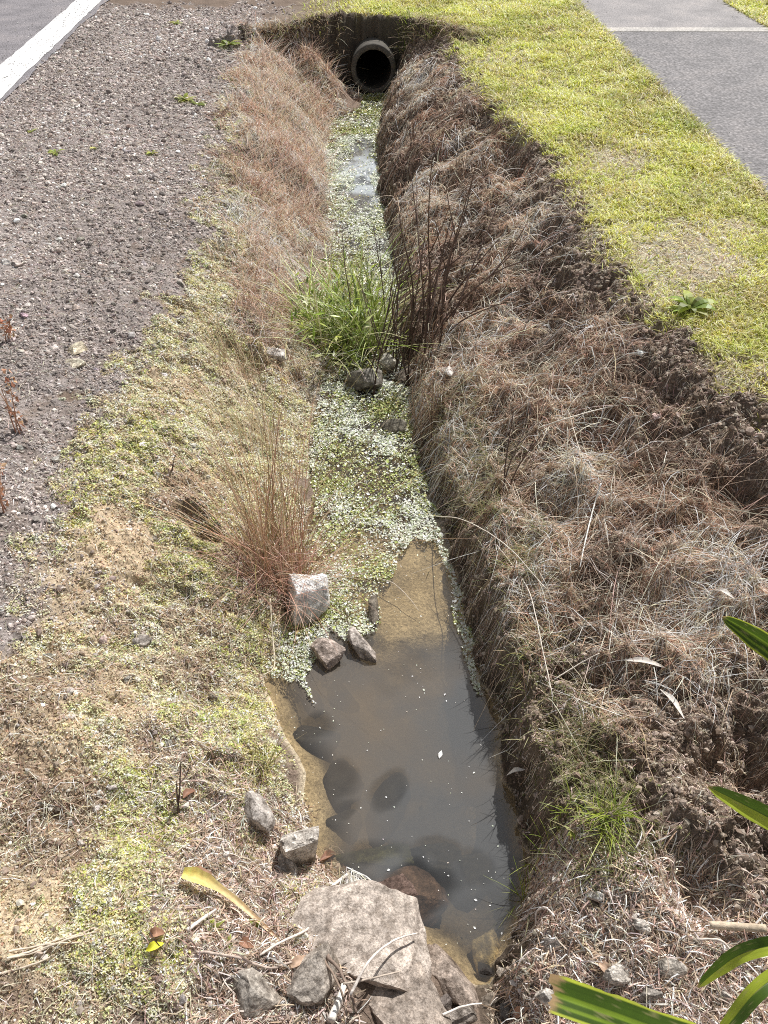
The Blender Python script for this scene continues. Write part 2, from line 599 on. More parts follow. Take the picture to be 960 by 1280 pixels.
def mat_solid(name, rough=0.85, scale=30, vary=0.3, bump=0.3, spec=0.25, bscale=None, use_attr=True, color=(.3, .3, .3), spots=None):
    m, nt, out = new_mat(name)
    if use_attr:
        src = node(nt, 'ShaderNodeAttribute', attribute_name='tint').outputs['Color']
    else:
        rgb = node(nt, 'ShaderNodeRGB')
        rgb.outputs[0].default_value = (*color, 1)
        src = rgb.outputs[0]
    nz = noise_node(nt, scale, 6, 0.65)
    r = ramp(nt, nz.outputs['Fac'], [(0.3, (1 - vary,) * 3), (0.7, (1 + vary,) * 3)])
    col = mixc(nt, src, r.outputs['Color'], 1.0, 'MULTIPLY')
    if spots:
        n2 = noise_node(nt, spots[0], 5, 0.7)
        r2 = ramp(nt, n2.outputs['Fac'], [(spots[1], (0, 0, 0)), (spots[1] + 0.08, (1, 1, 1))])
        col = mixc(nt, col, spots[2], r2.outputs['Color'])
    if name == 'ditch rock':
        tc = node(nt, 'ShaderNodeTexCoord')
        wz = noise_node(nt, 12, 4, .6)
        va = node(nt, 'ShaderNodeVectorMath', operation='MULTIPLY_ADD')
        nt.links.new(wz.outputs['Color'], va.inputs[0])
        va.inputs[1].default_value = (.09, .09, .09)
        nt.links.new(tc.outputs['Object'], va.inputs[2])
        vo = node(nt, 'ShaderNodeTexVoronoi', feature='DISTANCE_TO_EDGE')
        vo.inputs['Scale'].default_value = 3.2
        nt.links.new(va.outputs[0], vo.inputs['Vector'])
        rc = ramp(nt, vo.outputs['Distance'], [(.0, (.30, .27, .25)), (.03, (1, 1, 1))])
        col = mixc(nt, col, rc.outputs['Color'], .5, 'MULTIPLY')
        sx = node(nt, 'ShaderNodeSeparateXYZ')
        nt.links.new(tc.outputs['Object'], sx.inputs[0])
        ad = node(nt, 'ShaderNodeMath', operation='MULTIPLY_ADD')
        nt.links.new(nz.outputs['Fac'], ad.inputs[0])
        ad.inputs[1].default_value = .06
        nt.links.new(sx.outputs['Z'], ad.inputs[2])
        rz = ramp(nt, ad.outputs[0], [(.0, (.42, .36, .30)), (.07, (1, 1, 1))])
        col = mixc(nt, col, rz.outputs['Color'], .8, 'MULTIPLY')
        nl = noise_node(nt, 38, 5, .7)
        nl2 = noise_node(nt, 170, 4, .75)
        rl2 = ramp(nt, nl2.outputs['Fac'], [(.36, (.60, .58, .56)), (.5, (1, 1, 1)), (.64, (1.35, 1.34, 1.32))])
        col = mixc(nt, col, rl2.outputs['Color'], 1.0, 'MULTIPLY')
        rl = ramp(nt, nl.outputs['Fac'], [(.40, (.62, .60, .58)), (.52, (1, 1, 1)), (.66, (1.25, 1.24, 1.22))])
        col = mixc(nt, col, rl.outputs['Color'], 1.0, 'MULTIPLY')
    p = node(nt, 'ShaderNodeBsdfPrincipled')
    p.inputs['Roughness'].default_value = rough
    p.inputs['Specular IOR Level'].default_value = spec
    nt.links.new(col, p.inputs['Base Color'])
    if bump:
        nb = noise_node(nt, bscale or scale * 4, 6, 0.7)
        b = node(nt, 'ShaderNodeBump')
        b.inputs['Strength'].default_value = bump
        b.inputs['Distance'].default_value = 0.01
        nt.links.new(nb.outputs['Fac'], b.inputs['Height'])
        nt.links.new(b.outputs[0], p.inputs['Normal'])
    nt.links.new(p.outputs[0], out.inputs['Surface'])
    return m


M_grass = mat_leaf('lawn blades', .45, .45, .35)
M_straw = mat_leaf('dry straw', .55, .30, .3)
M_moss = mat_leaf('moss leaves', .55, .30, .25)
M_duck = mat_leaf('floating leaves', .32, .25, .5)
M_flax = mat_leaf('strap leaf', .38, .40, .5, .10, 25)
M_fallen = mat_leaf('fallen leaf', .55, .25, .3, .25, 45)
M_stone = mat_solid('gravel stone', .8, 55, .3, .3)
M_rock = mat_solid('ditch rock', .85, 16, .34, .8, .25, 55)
M_wood = mat_solid('dry wood', .75, 70, .3, .3)
M_litter = mat_leaf('dry litter', .7, .15, .2)


# ground material: colour from plan attributes, grain from noise
def mat_ground():
    m, nt, out = new_mat('bare ground')
    at = node(nt, 'ShaderNodeAttribute', attribute_name='tint')
    n1 = noise_node(nt, 9, 6, .65)
    n2 = noise_node(nt, 90, 5, .7)
    n3 = noise_node(nt, 420, 3, .6)
    r1 = ramp(nt, n1.outputs['Fac'], [(.3, (.75, .74, .73)), (.7, (1.25, 1.25, 1.25))])
    r2 = ramp(nt, n2.outputs['Fac'], [(.32, (.55, .53, .52)), (.68, (1.4, 1.4, 1.42))])
    r3 = ramp(nt, n3.outputs['Fac'], [(.35, (.65, .65, .65)), (.65, (1.35, 1.35, 1.35))])
    c = mixc(nt, at.outputs['Color'], r1.outputs['Color'], 1.0, 'MULTIPLY')
    c = mixc(nt, c, r2.outputs['Color'], 1.0, 'MULTIPLY')
    c = mixc(nt, c, r3.outputs['Color'], .7, 'MULTIPLY')
    p = node(nt, 'ShaderNodeBsdfPrincipled')
    p.inputs['Roughness'].default_value = .9
    p.inputs['Specular IOR Level'].default_value = .15
    nt.links.new(c, p.inputs['Base Color'])
    b1 = node(nt, 'ShaderNodeBump')
    b1.inputs['Strength'].default_value = .7
    b1.inputs['Distance'].default_value = .012
    nt.links.new(n2.outputs['Fac'], b1.inputs['Height'])
    b2 = node(nt, 'ShaderNodeBump')
    b2.inputs['Strength'].default_value = .6
    b2.inputs['Distance'].default_value = .003
    nt.links.new(n3.outputs['Fac'], b2.inputs['Height'])
    nt.links.new(b1.outputs[0], b2.inputs['Normal'])
    nt.links.new(b2.outputs[0], p.inputs['Normal'])
    nt.links.new(p.outputs[0], out.inputs['Surface'])
    return m


# ------------------------------------------------------------------ ground mesh
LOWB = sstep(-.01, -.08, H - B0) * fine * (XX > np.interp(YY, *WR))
def lay(base, col, m):
    return base * (1 - m[..., None]) + np.array(col) * m[..., None]


soil = np.ones((*XX.shape, 3)) * np.array([.155, .118, .092])
soil = lay(soil, (.21, .17, .14), np.clip(fbm(XX, YY, 3.1, 2, 40), 0, 1) * fine)
soil = lay(soil, (.25, .22, .205), M_GRAVEL)
soil = lay(soil, (.31, .262, .185), M_MOSS * .85)
soil = lay(soil, (.50, .40, .275), M_TAN * .9 * (M_MOSS > .2))
soil = lay(soil, (.17, .122, .088), M_BROWN * .9)
soil = lay(soil, (.26, .225, .19), np.maximum(M_LITR, M_LITL) * .8)
soil = lay(soil, (.26, .24, .10), M_LAWN)
soil = lay(soil, (.42, .37, .28), M_BARE * M_LAWN * .9)
sand = sstep(-.11, -.035, B0 - ZW) * sstep(0.02, -0.002, B0 - ZW) * fine * sstep(2.6, 2.3, YY)
under = (B0 < ZW + 0.004) & fine
soil = lay(soil, (.16, .125, .08), under * 1.0)
soil = lay(soil, (.52, .445, .32), sand * (.80 + .35 * np.clip(fbm(XX, YY, 6, 3, 44), -1, .5)))
soil = lay(soil, (.085, .066, .052), LOWB * .7 * (1 - M_LAWN))  # damp hollows of the right bank, with deep shade painted into them
wetbank_shade = sstep(.20, .02, B0 - ZW) * (~under) * fine * (XX > np.interp(YY, *WR) - .02)  # wet soil by the water; bank shadow painted up the wall above
soil = lay(soil, (.05, .038, .028), wetbank_shade * .8)
MOSSW = np.exp(-((XX - np.interp(YY, *WR) - .15) / .09) ** 2) * fine * (YY < 3.4)
soil = lay(soil, (.085, .085, .035), MOSSW * .6)
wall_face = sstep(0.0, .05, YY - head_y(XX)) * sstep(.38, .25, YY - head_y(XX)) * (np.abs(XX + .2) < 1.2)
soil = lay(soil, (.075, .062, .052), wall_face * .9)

ny, nx = XX.shape
idx = np.arange(ny * nx).reshape(ny, nx)
GF = np.stack([idx[:-1, :-1], idx[:-1, 1:], idx[1:, 1:], idx[1:, :-1]], -1).reshape(-1, 4)
# opening for the culvert barrel
PIPE = at_z(467, 90, -.39)
PIPE_Y0, PIPE_R = 9.0, .235
cx = XX.ravel()[GF].mean(1)
cy = YY.ravel()[GF].mean(1)
cz = H.ravel()[GF].mean(1)
PX = PIPE[0] * PIPE_Y0 / PIPE[1]
PZ = ZW + .232
keep = ~(((cx - PX) ** 2 + (cz - PZ) ** 2 < (PIPE_R * .93) ** 2) & (cy > PIPE_Y0 + .1) & (cy < 10) & (cz > ZW - .02))
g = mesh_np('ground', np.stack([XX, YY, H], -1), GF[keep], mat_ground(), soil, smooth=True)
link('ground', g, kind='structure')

# ------------------------------------------------------------------ road, line, footpath
def sheet(name, x0f, x1f, y0, y1, z, mat, nyy=60, nxx=8, wob=0.0, seed=0, kind=True):
    ys = np.linspace(y0, y1, nyy)
    rows = []
    for y in ys:
        a, b = x0f(y), x1f(y)
        w0 = wob * float(fbm(np.array([y]), np.array([0.3]), 9, 3, seed)[0])
        w1 = wob * float(fbm(np.array([y]), np.array([7.3]), 9, 3, seed + 1)[0])
        rows.append(np.stack([np.linspace(a + w0, b + w1, nxx), np.full(nxx, y), np.full(nxx, z)], -1))
    V = np.array(rows)
    i = np.arange(nyy * nxx).reshape(nyy, nxx)
    F = np.stack([i[:-1, :-1], i[:-1, 1:], i[1:, 1:], i[1:, :-1]], -1).reshape(-1, 4)
    o = link(name, mesh_np(name, V, F, mat))
    if kind:
        o['kind'] = 'structure'
    return o


def mat_asphalt(name, dark, light, scale, bump=.6):
    m, nt, out = new_mat(name)
    n1 = noise_node(nt, scale, 4, .7)
    n2 = noise_node(nt, 3, 4, .6)
    v = node(nt, 'ShaderNodeTexVoronoi')
    v.inputs['Scale'].default_value = scale * .8
    tc = node(nt, 'ShaderNodeTexCoord')
    nt.links.new(tc.outputs['Object'], v.inputs['Vector'])
    r = ramp(nt, n1.outputs['Fac'], [(.35, dark), (.65, light)])
    r2 = ramp(nt, n2.outputs['Fac'], [(.3, (.68, .68, .69)), (.5, (1, 1, 1)), (.72, (1.25, 1.22, 1.18))])
    r3 = ramp(nt, v.outputs['Distance'], [(.1, (1.25, 1.25, 1.25)), (.75, (.7, .7, .7))])
    c = mixc(nt, r.outputs['Color'], r2.outputs['Color'], 1, 'MULTIPLY')
    c = mixc(nt, c, r3.outputs['Color'], 1, 'MULTIPLY')
    p = node(nt, 'ShaderNodeBsdfPrincipled')
    p.inputs['Roughness'].default_value = .75
    nt.links.new(c, p.inputs['Base Color'])
    b = node(nt, 'ShaderNodeBump')
    b.inputs['Strength'].default_value = bump
    b.inputs['Distance'].default_value = .006
    nt.links.new(v.outputs['Distance'], b.inputs['Height'])
    b.invert = True
    nt.links.new(b.outputs[0], p.inputs['Normal'])
    nt.links.new(p.outputs[0], out.inputs['Surface'])
    return m


def mat_paint():
    m, nt, out = new_mat('worn road paint')
    n1 = noise_node(nt, 60, 6, .75)
    n2 = noise_node(nt, 7, 4, .6)
    r = ramp(nt, n1.outputs['Fac'], [(.30, (.34, .33, .33)), (.43, (.82, .81, .80))])
    r2 = ramp(nt, n2.outputs['Fac'], [(.3, (.88, .88, .88)), (.6, (1, 1, 1))])
    c = mixc(nt, r.outputs['Color'], r2.outputs['Color'], 1, 'MULTIPLY')
    p = node(nt, 'ShaderNodeBsdfPrincipled')
    p.inputs['Roughness'].default_value = .6
    nt.links.new(c, p.inputs['Base Color'])
    nt.links.new(p.outputs[0], out.inputs['Surface'])
    return m


A_road = mat_asphalt('road asphalt', (.20, .185, .195), (.34, .315, .33), 90)
A_path_near = mat_asphalt('path chip seal', (.085, .078, .08), (.31, .29, .295), 48, 1.0)
A_path_far = mat_asphalt('path asphalt', (.24, .222, .222), (.36, .335, .335), 80)
A_conc = mat_asphalt('path concrete', (.42, .39, .36), (.56, .53, .50), 60, .2)
sheet('road', lambda y: road_x(y) - 5.5, lambda y: road_x(y) + .05, -20, 60, -.012, A_road, 400, 12, .05, 3)
sheet('road_marking', lambda y: road_x(y) - .30, lambda y: road_x(y) - .01, -20, 60, -.008, mat_paint(), 700, 4, .02, 5)
JY = at_z(860, 38, 0)[1]
sheet('footpath', path_l, path_r, -20, JY - .07, .005, A_path_near, 300, 10, .05, 7)
sheet('footpath', path_l, path_r, JY + .07, 60, .005, A_path_far, 300, 10, .05, 9)
sheet('path_joint', lambda y: path_l(y) - .0, lambda y: path_r(y) + .02, JY - .085, JY + .085, .0085, A_conc, 8, 30)

# ------------------------------------------------------------------ water
def mat_water():
    m, nt, out = new_mat('murky water')
    at = node(nt, 'ShaderNodeAttribute', attribute_name='depth')
    mur = node(nt, 'ShaderNodeBsdfDiffuse')
    nz = noise_node(nt, 2.2, 4, .55)
    r = ramp(nt, nz.outputs['Fac'], [(.40, (.150, .153, .155)), (.68, (.205, .172, .138))])  # brown murk, with sky sheen painted in as blue-grey
    fa = node(nt, 'ShaderNodeAttribute', attribute_name='sky_glare')
    fc = mixc(nt, r.outputs['Color'], (.58, .63, .66), fa.outputs['Fac'])  # sky reflection on the far channel painted as a pale blue-white tint
    nt.links.new(fc, mur.inputs['Color'])
    tr = node(nt, 'ShaderNodeBsdfTransparent')
    tr.inputs['Color'].default_value = (.84, .79, .68, 1)
    mr = node(nt, 'ShaderNodeMapRange')
    mr.inputs['From Min'].default_value = 0.0
    mr.inputs['From Max'].default_value = .15
    mr.inputs['To Min'].default_value = .04
    mr.inputs['To Max'].default_value = .68
    nt.links.new(at.outputs['Fac'], mr.inputs['Value'])
    mx = node(nt, 'ShaderNodeMixShader')
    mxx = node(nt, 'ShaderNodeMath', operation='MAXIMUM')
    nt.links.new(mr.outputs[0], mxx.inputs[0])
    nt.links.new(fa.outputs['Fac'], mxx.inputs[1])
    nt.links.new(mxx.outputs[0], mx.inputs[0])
    nt.links.new(tr.outputs[0], mx.inputs[1])
    nt.links.new(mur.outputs[0], mx.inputs[2])
    gl = node(nt, 'ShaderNodeBsdfGlossy')
    gl.inputs['Roughness'].default_value = .03
    nb = noise_node(nt, 14, 2, .5)
    b = node(nt, 'ShaderNodeBump')
    b.inputs['Strength'].default_value = .06
    b.inputs['Distance'].default_value = .01
    nt.links.new(nb.outputs['Fac'], b.inputs['Height'])
    nt.links.new(b.outputs[0], gl.inputs['Normal'])
    ge = node(nt, 'ShaderNodeNewGeometry')
    dt = node(nt, 'ShaderNodeVectorMath', operation='DOT_PRODUCT')
    nt.links.new(ge.outputs['Normal'], dt.inputs[0])
    nt.links.new(ge.outputs['Incoming'], dt.inputs[1])
    ab = node(nt, 'ShaderNodeMath', operation='ABSOLUTE')
    nt.links.new(dt.outputs['Value'], ab.inputs[0])
    om = node(nt, 'ShaderNodeMath', operation='SUBTRACT')
    om.inputs[0].default_value = 1.0
    nt.links.new(ab.outputs[0], om.inputs[1])
    pw = node(nt, 'ShaderNodeMath', operation='POWER')
    nt.links.new(om.outputs[0], pw.inputs[0])
    pw.inputs[1].default_value = 5.0
    fr = node(nt, 'ShaderNodeMath', operation='MULTIPLY_ADD')
    nt.links.new(pw.outputs[0], fr.inputs[0])
    fr.inputs[1].default_value = .95
    fr.inputs[2].default_value = .055
    m2 = node(nt, 'ShaderNodeMixShader')
    nt.links.new(fr.outputs[0], m2.inputs[0])
    nt.links.new(mx.outputs[0], m2.inputs[1])
    nt.links.new(gl.outputs[0], m2.inputs[2])
    nt.links.new(m2.outputs[0], out.inputs['Surface'])
    return m


# stones lying in the pool: photo position, size, depth of the top under water
SUBROCKS = [
    (512, 1112, 96, 66, -.006, .25, 'reddish brown rock just under the surface, its tip breaking the water', (.11, .075, .062)),
    (468, 1070, 92, 38, .030, .1, 'greenish rock under water behind the reddish brown rock', (.10, .105, .055)),
    (545, 1066, 66, 34, .055, -.2, 'faint grey sunken rock right of the greenish rock', (.075, .07, .06)),
    (489, 992, 42, 62, .045, -.65, 'oblong dark sunken rock slanting in the middle of the pool', (.032, .031, .029)),
    (428, 1022, 48, 26, .045, .45, 'small dark sunken rock left of the oblong sunken rock', (.032, .031, .029)),
    (415, 972, 66, 66, .035, .3, 'wide dark sunken rock at the left side of the pool', (.028, .027, .026)),
    (393, 914, 58, 44, .020, .2, 'dark sunken rock nearest the left corner of the pool', (.032, .031, .029)),
    (600, 1090, 56, 60, .06, .2, 'dim sunken rock by the right side of the pool', (.075, .07, .06)),
]
wx = np.arange(-1.0, .75, .01)
wy = np.concatenate([np.arange(.45, 2.4, .01), np.arange(2.4, 9.9, .03)])
WX, WY = np.meshgrid(wx, wy)
i = np.arange(WX.size).reshape(WX.shape)
F = np.stack([i[:-1, :-1], i[:-1, 1:], i[1:, 1:], i[1:, :-1]], -1).reshape(-1, 4)
dep = np.clip(ZW - G(WX, WY), 0, .3)
for (a_, b_, rw, rl, top, rot, _l, _c) in SUBROCKS:
    c_ = at_z(a_, b_, ZW - top)
    k_ = depth_of(*c_) / FPX
    u_ = ((WX - c_[0]) * math.cos(rot) + (WY - c_[1]) * math.sin(rot)) / (rw * k_ * .52)
    v_ = (-(WX - c_[0]) * math.sin(rot) + (WY - c_[1]) * math.cos(rot)) / (rl * k_ * .55)
    dep = np.minimum(dep, top + .032 + .12 * sstep(.55, 1.35, np.sqrt(u_ ** 2 + v_ ** 2) + .55 * fbm(WX, WY, 9, 3, 95)))
sky_glare = np.exp(-((WY - 6.7) / 1.0) ** 2) * np.clip(.45 + 1.9 * fbm(WX, WY, 5, 3, 99), .25, 1) * .95  # where the painted sky reflection whitens the far channel
sky_glare = np.maximum(sky_glare, .35 * np.exp(-((WY - 4.1) / .3) ** 2))
fk = (dep.ravel()[F].max(1) > 0)
link('water', mesh_np('water', np.stack([WX, WY, np.full(WX.shape, ZW)], -1), F[fk], mat_water(), smooth=True, attrs={'depth': dep, 'sky_glare': sky_glare}),
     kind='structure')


# ------------------------------------------------------------------ scatter
def scatter(n, mask, x0, x1, y0, y1, fall=1.0, dmin=2.0, oversample=12):
    """n points with density mask(x,y) times a falloff with distance from the near end"""
    xs, ys = [], []
    got = 0
    for _ in range(60):
        m = max(20000, min(n * 3, 400000))
        x = rng.uniform(x0, x1, m)
        y = rng.uniform(y0, y1, m)
        d = np.sqrt(x * x + y * y + CAMZ * CAMZ)
        p = mask(x, y) * np.minimum(1, (dmin / d) ** fall)
        k = rng.random(m) < p
        xs.append(x[k])
        ys.append(y[k])
        got += k.sum()
        if got >= n:
            break
    x, y = np.concatenate(xs)[:n], np.concatenate(ys)[:n]
    return x, y


def dist(x, y):
    return np.sqrt(x * x + y * y + (CAMZ + .3) ** 2)


ICO_V, ICO_F = None, None


def ico():
    p = (1 + 5 ** .5) / 2
    v = np.array([(-1, p, 0), (1, p, 0), (-1, -p, 0), (1, -p, 0), (0, -1, p), (0, 1, p), (0, -1, -p), (0, 1, -p), (p, 0, -1), (p, 0, 1), (-p, 0, -1), (-p, 0, 1)])
    f = np.array([(0, 11, 5), (0, 5, 1), (0, 1, 7), (0, 7, 10), (0, 10, 11), (1, 5, 9), (5, 11, 4), (11, 10, 2), (10, 7, 6), (7, 1, 8),
                  (3, 9, 4), (3, 4, 2), (3, 2, 6), (3, 6, 8), (3, 8, 9), (4, 9, 5), (2, 4, 11), (6, 2, 10), (8, 6, 7), (9, 8, 1)])
    return unit(v), f


ICO_V, ICO_F = ico()


def stones(x, y, size, col, sink=.25, flat=(.45, .9)):
    n = len(x)
    V = np.repeat(ICO_V[None], n, 0) * (1 + rng.normal(0, .17, (n, 12, 1)))
    sc = np.stack([rng.uniform(.75, 1.3, n), rng.uniform(.7, 1.1, n), rng.uniform(*flat, n)], -1)
    V = V * sc[:, None, :] * size[:, None, None] * .5
    # tilt then spin
    a = rng.normal(0, .35, n)
    ca, sa = np.cos(a), np.sin(a)
    Y2 = V[:, :, 1] * ca[:, None] - V[:, :, 2] * sa[:, None]
    Z2 = V[:, :, 1] * sa[:, None] + V[:, :, 2] * ca[:, None]
    b = rng.uniform(0, 2 * np.pi, n)
    cb, sb = np.cos(b), np.sin(b)
    X3 = V[:, :, 0] * cb[:, None] - Y2 * sb[:, None]
    Y3 = V[:, :, 0] * sb[:, None] + Y2 * cb[:, None]
    z = G(x, y)
    P = np.stack([X3 + x[:, None], Y3 + y[:, None], Z2 + (z + size * (.5 * sc[:, 2]) * (1 - 2 * sink))[:, None]], -1)
    F = (ICO_F[None] + (np.arange(n) * 12)[:, None, None]).reshape(-1, 3)
    C = np.repeat(col[:, None, :], 12, 1).reshape(-1, 3)
    return P.reshape(-1, 3), F, C


def leaflets(P, Nrm, size, col, elong=1.35):
    """bent diamonds, two triangles folded along the midrib as one quad each"""
    n = len(P)
    a = rng.uniform(0, 2 * np.pi, n)
    ref = np.stack([np.cos(a), np.sin(a), rng.normal(0, .2, n)], -1)
    u = unit(np.cross(Nrm, ref))
    v = np.cross(Nrm, u)
    s = size[:, None]
    V = np.stack([P - u * s * .5 * elong, P - v * s * .42 + Nrm * s * .10, P + u * s * .5 * elong, P + v * s * .42 + Nrm * s * .10], 1)
    F = np.arange(n * 4).reshape(-1, 4)
    C = np.repeat(col[:, None, :], 4, 1)
    return V.reshape(-1, 3), F, C.reshape(-1, 3)


def blades_on(x, y, length, ang, rise, width, K=5, curl=.5, sink=.004, twist=None):
    """dry blades that lie over the ground: leave the ground at (x,y), arch by 'rise' and come back down"""
    n = len(x)
    t = np.linspace(0, 1, K)
    bend = rng.normal(0, curl, n)
    th = ang[:, None] + bend[:, None] * t[None]
    seg = length[:, None] / (K - 1)
    X = x[:, None] + np.concatenate([np.zeros((n, 1)), np.cumsum(np.cos(th[:, :-1]) * seg, 1)], 1)
    Y = y[:, None] + np.concatenate([np.zeros((n, 1)), np.cumsum(np.sin(th[:, :-1]) * seg, 1)], 1)
    prof = np.sin(np.pi * np.clip(t, 0, 1) ** .8)[None]
    Z = np.maximum(G(X, Y), G(x, y)[:, None] * (1 - t) + G(X[:, -1], Y[:, -1])[:, None] * t) - sink + prof * (rise * length)[:, None] + rng.uniform(0, .012, n)[:, None] * t
    P = np.stack([X, Y, Z], -1)
    tw = rng.normal(0, .7, n) if twist is None else twist
    perp = np.stack([-np.sin(ang), np.cos(ang), np.zeros(n)], -1)
    side = perp * np.cos(tw)[:, None] + np.array([0, 0, 1.0]) * np.sin(tw)[:, None]
    return P, side, width


def blades_up(x, y, z, length, ang, lean, droop, width, K=5):
    """standing blades: leave the ground upright with a lean and droop over"""
    n = len(x)
    t = np.linspace(0, 1, K)[None]
    out = (lean[:, None] * t + droop[:, None] * t ** 2.3) * length[:, None]
    up = length[:, None] * (t - .55 * droop[:, None] * t ** 2.6)
    P = np.stack([x[:, None] + np.cos(ang)[:, None] * out, y[:, None] + np.sin(ang)[:, None] * out, z[:, None] + up], -1)
    side = np.stack([-np.sin(ang + rng.normal(0, .5, n)), np.cos(ang), rng.normal(0, .15, n)], -1)
    return P, unit(side), width


def mk(m):
    return lambda x, y: bilin(m, x, y)


def offpath(x, y):
    return 1.0 - (x > path_l(y) - .0) * (x < path_r(y) + .0)


STRAW = [(.74, .56, .44), (.60, .42, .32), (.86, .71, .59), (.40, .27, .20), (.68, .51, .41), (.78, .58, .45)]
STRAW_R = [(.62, .42, .31), (.52, .33, .24), (.70, .52, .41), (.38, .24, .18)]
PALE = [(.82, .76, .69), (.74, .66, .58), (.88, .83, .76)]

# ------------------------------------------------------------------ stuff: what nobody could count
def earth(pal, n, val=.2):
    return pick(pal, n, .035, val)


def stuff(name, parts, mat, smooth=False):
    V, F, C = join(parts) if isinstance(parts, list) else parts
    return link(name, mesh_np(name, V, F, mat, C, smooth), kind='stuff')


# lawn -------------------------------------------------------------
def lawn_part(n, msk, box, pal, ln, wd, fall=1.0, dmin=3.0):
    x, y = scatter(n, msk, *box, fall=fall, dmin=dmin)
    n = len(x)
    k = (dist(x, y) / 3.2) ** .75
    P, s, w_ = blades_up(x, y, G(x, y) - .004, rng.uniform(*ln, n) * k ** .5, rng.uniform(0, 6.283, n), rng.uniform(.1, 1.1, n),
                         rng.uniform(.2, .9, n), rng.uniform(*wd, n) * k, 4)
    c = pick(pal, n, .12, .2)
    pat = fbm(x, y, 2.2, 3, 60)[:, None]
    c = np.clip(c * (1 + .55 * pat) * (1 + np.array([.10, 0, .25]) * fbm(x, y, 4.5, 2, 59)[:, None]), .01, .9)
    return ribbons(P, s, w_, c * .75, c * 1.1, np.array([.8, 1, .8, .15]))


offwall = lambda x, y: 1.0 * ((y > head_y(x) + .30) | (y < head_y(x) - .25) | (x > .9))
lawn_m = lambda x, y: bilin(M_LAWN, x, y) * offwall(x, y) * (1 - .93 * bilin(M_BARE, x, y)) * offpath(x, y) * (.30 + .70 * (fbm(x, y, 5, 3, 61) > -.12))
GREENS = [(.56, .57, .12), (.64, .63, .17), (.42, .45, .08), (.72, .68, .32), (.58, .57, .17), (.70, .64, .40)]
edge_m = lambda x, y: bilin(M_LAWN, x, y) * (np.exp(-((x - path_l(y) + .03) / .05) ** 2) + np.exp(-((x - path_r(y) - .03) / .05) ** 2)) * offpath(x, y)
stuff('lawn_grass', [
    lawn_part(135000, lawn_m, (-2.2, 4.8, 1.6, 14), GREENS, (.018, .042), (.0028, .0050)),
    lawn_part(9000, edge_m, (1.2, 4.6, 1.6, 11.4), [(.52, .5, .2), (.6, .55, .34)], (.02, .045), (.003, .005)),
], M_grass)
thatch_m = lambda x, y: bilin(M_LAWN, x, y) * offwall(x, y) * offpath(x, y) * (.25 + .9 * bilin(M_BARE, x, y))
x, y = scatter(60000, thatch_m, -2.2, 4.6, 1.6, 14, dmin=3)
n = len(x)
P, s, w_ = blades_on(x, y, rng.uniform(.02, .07, n), rng.uniform(0, 6.283, n), rng.uniform(.02, .2, n), rng.uniform(.0018, .0035, n) * (dist(x, y) / 3.2) ** .75, 4)
c = pick([(.74, .66, .52), (.62, .53, .40), (.82, .76, .64), (.50, .41, .30)], n)
stuff('lawn_thatch', ribbons(P, s, w_, c * .85, c), M_straw)

HD = H - B0
# dry grass on the right bank ---------------------------------------
notwall = lambda x, y: 1.0 * (x > np.interp(y, *WR) + np.where(y < 2.5, .12, .04))
PALE_W = [(.84, .72, .60), (.76, .62, .50), (.88, .79, .68)]
straw_m = lambda x, y: bilin(M_STRAWR, x, y) * (1 - .75 * np.exp(-((x - np.interp(y, *WR)) / .26) ** 2) * sstep(3.0, 2.2, y)) * notwall(x, y) * (.06 + .94 * sstep(-.03, .03, .6 * bilin(HD, x, y) + .095 * fbm(x, y, 4.5, 3, 62) + .001))


def tufts(nt_, per, msk, box, pal, ln, wd, rise, spread=1.0, base_ang=math.pi, aj=1.5, fall=.8, K=5, curl=.5, rad=.018):
    x, y = scatter(nt_, msk, *box, fall=fall, dmin=2.6)
    nt_ = len(x)
    tc = pick(pal, nt_, .08, .25) * np.clip(1 + 1.5 * fbm(x, y, 3.6, 3, 80), .25, 1.8)[:, None]
    ta = rng.normal(base_ang, aj, nt_)
    tl = rng.uniform(.7, 1.25, nt_)
    X = np.repeat(x, per) + rng.normal(0, rad, nt_ * per)
    Y = np.repeat(y, per) + rng.normal(0, rad, nt_ * per)
    N = len(X)
    a = np.repeat(ta, per) + rng.normal(0, spread, N)
    L = np.repeat(tl, per) * rng.uniform(*ln, N)
    P, s, w_ = blades_on(X, Y, L, a, rng.uniform(*rise, N), rng.uniform(*wd, N) * (dist(X, Y) / 2.8) ** .8, K, curl)
    c = np.clip(np.repeat(tc, per, 0) * (1 + rng.normal(0, .25, (N, 1))) * np.array([1.03, .985, .935]), .01, .92)
    return ribbons(P, s, w_, c * .42, np.clip(c * 1.15, 0, .93))  # roots darkened and tips lightened: shade between strands and highlights painted in


BOXR = (-.1, 1.75, .7, 8.9)
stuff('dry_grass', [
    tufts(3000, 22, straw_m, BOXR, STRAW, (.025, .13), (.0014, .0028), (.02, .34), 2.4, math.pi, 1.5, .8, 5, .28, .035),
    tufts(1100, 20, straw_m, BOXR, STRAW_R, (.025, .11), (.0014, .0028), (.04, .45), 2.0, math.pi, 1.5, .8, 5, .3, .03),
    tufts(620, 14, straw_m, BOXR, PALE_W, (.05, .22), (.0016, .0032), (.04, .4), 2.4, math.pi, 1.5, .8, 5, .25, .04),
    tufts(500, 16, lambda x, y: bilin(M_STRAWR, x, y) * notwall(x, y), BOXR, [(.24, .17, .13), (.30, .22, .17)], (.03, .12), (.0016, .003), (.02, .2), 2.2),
], M_straw)

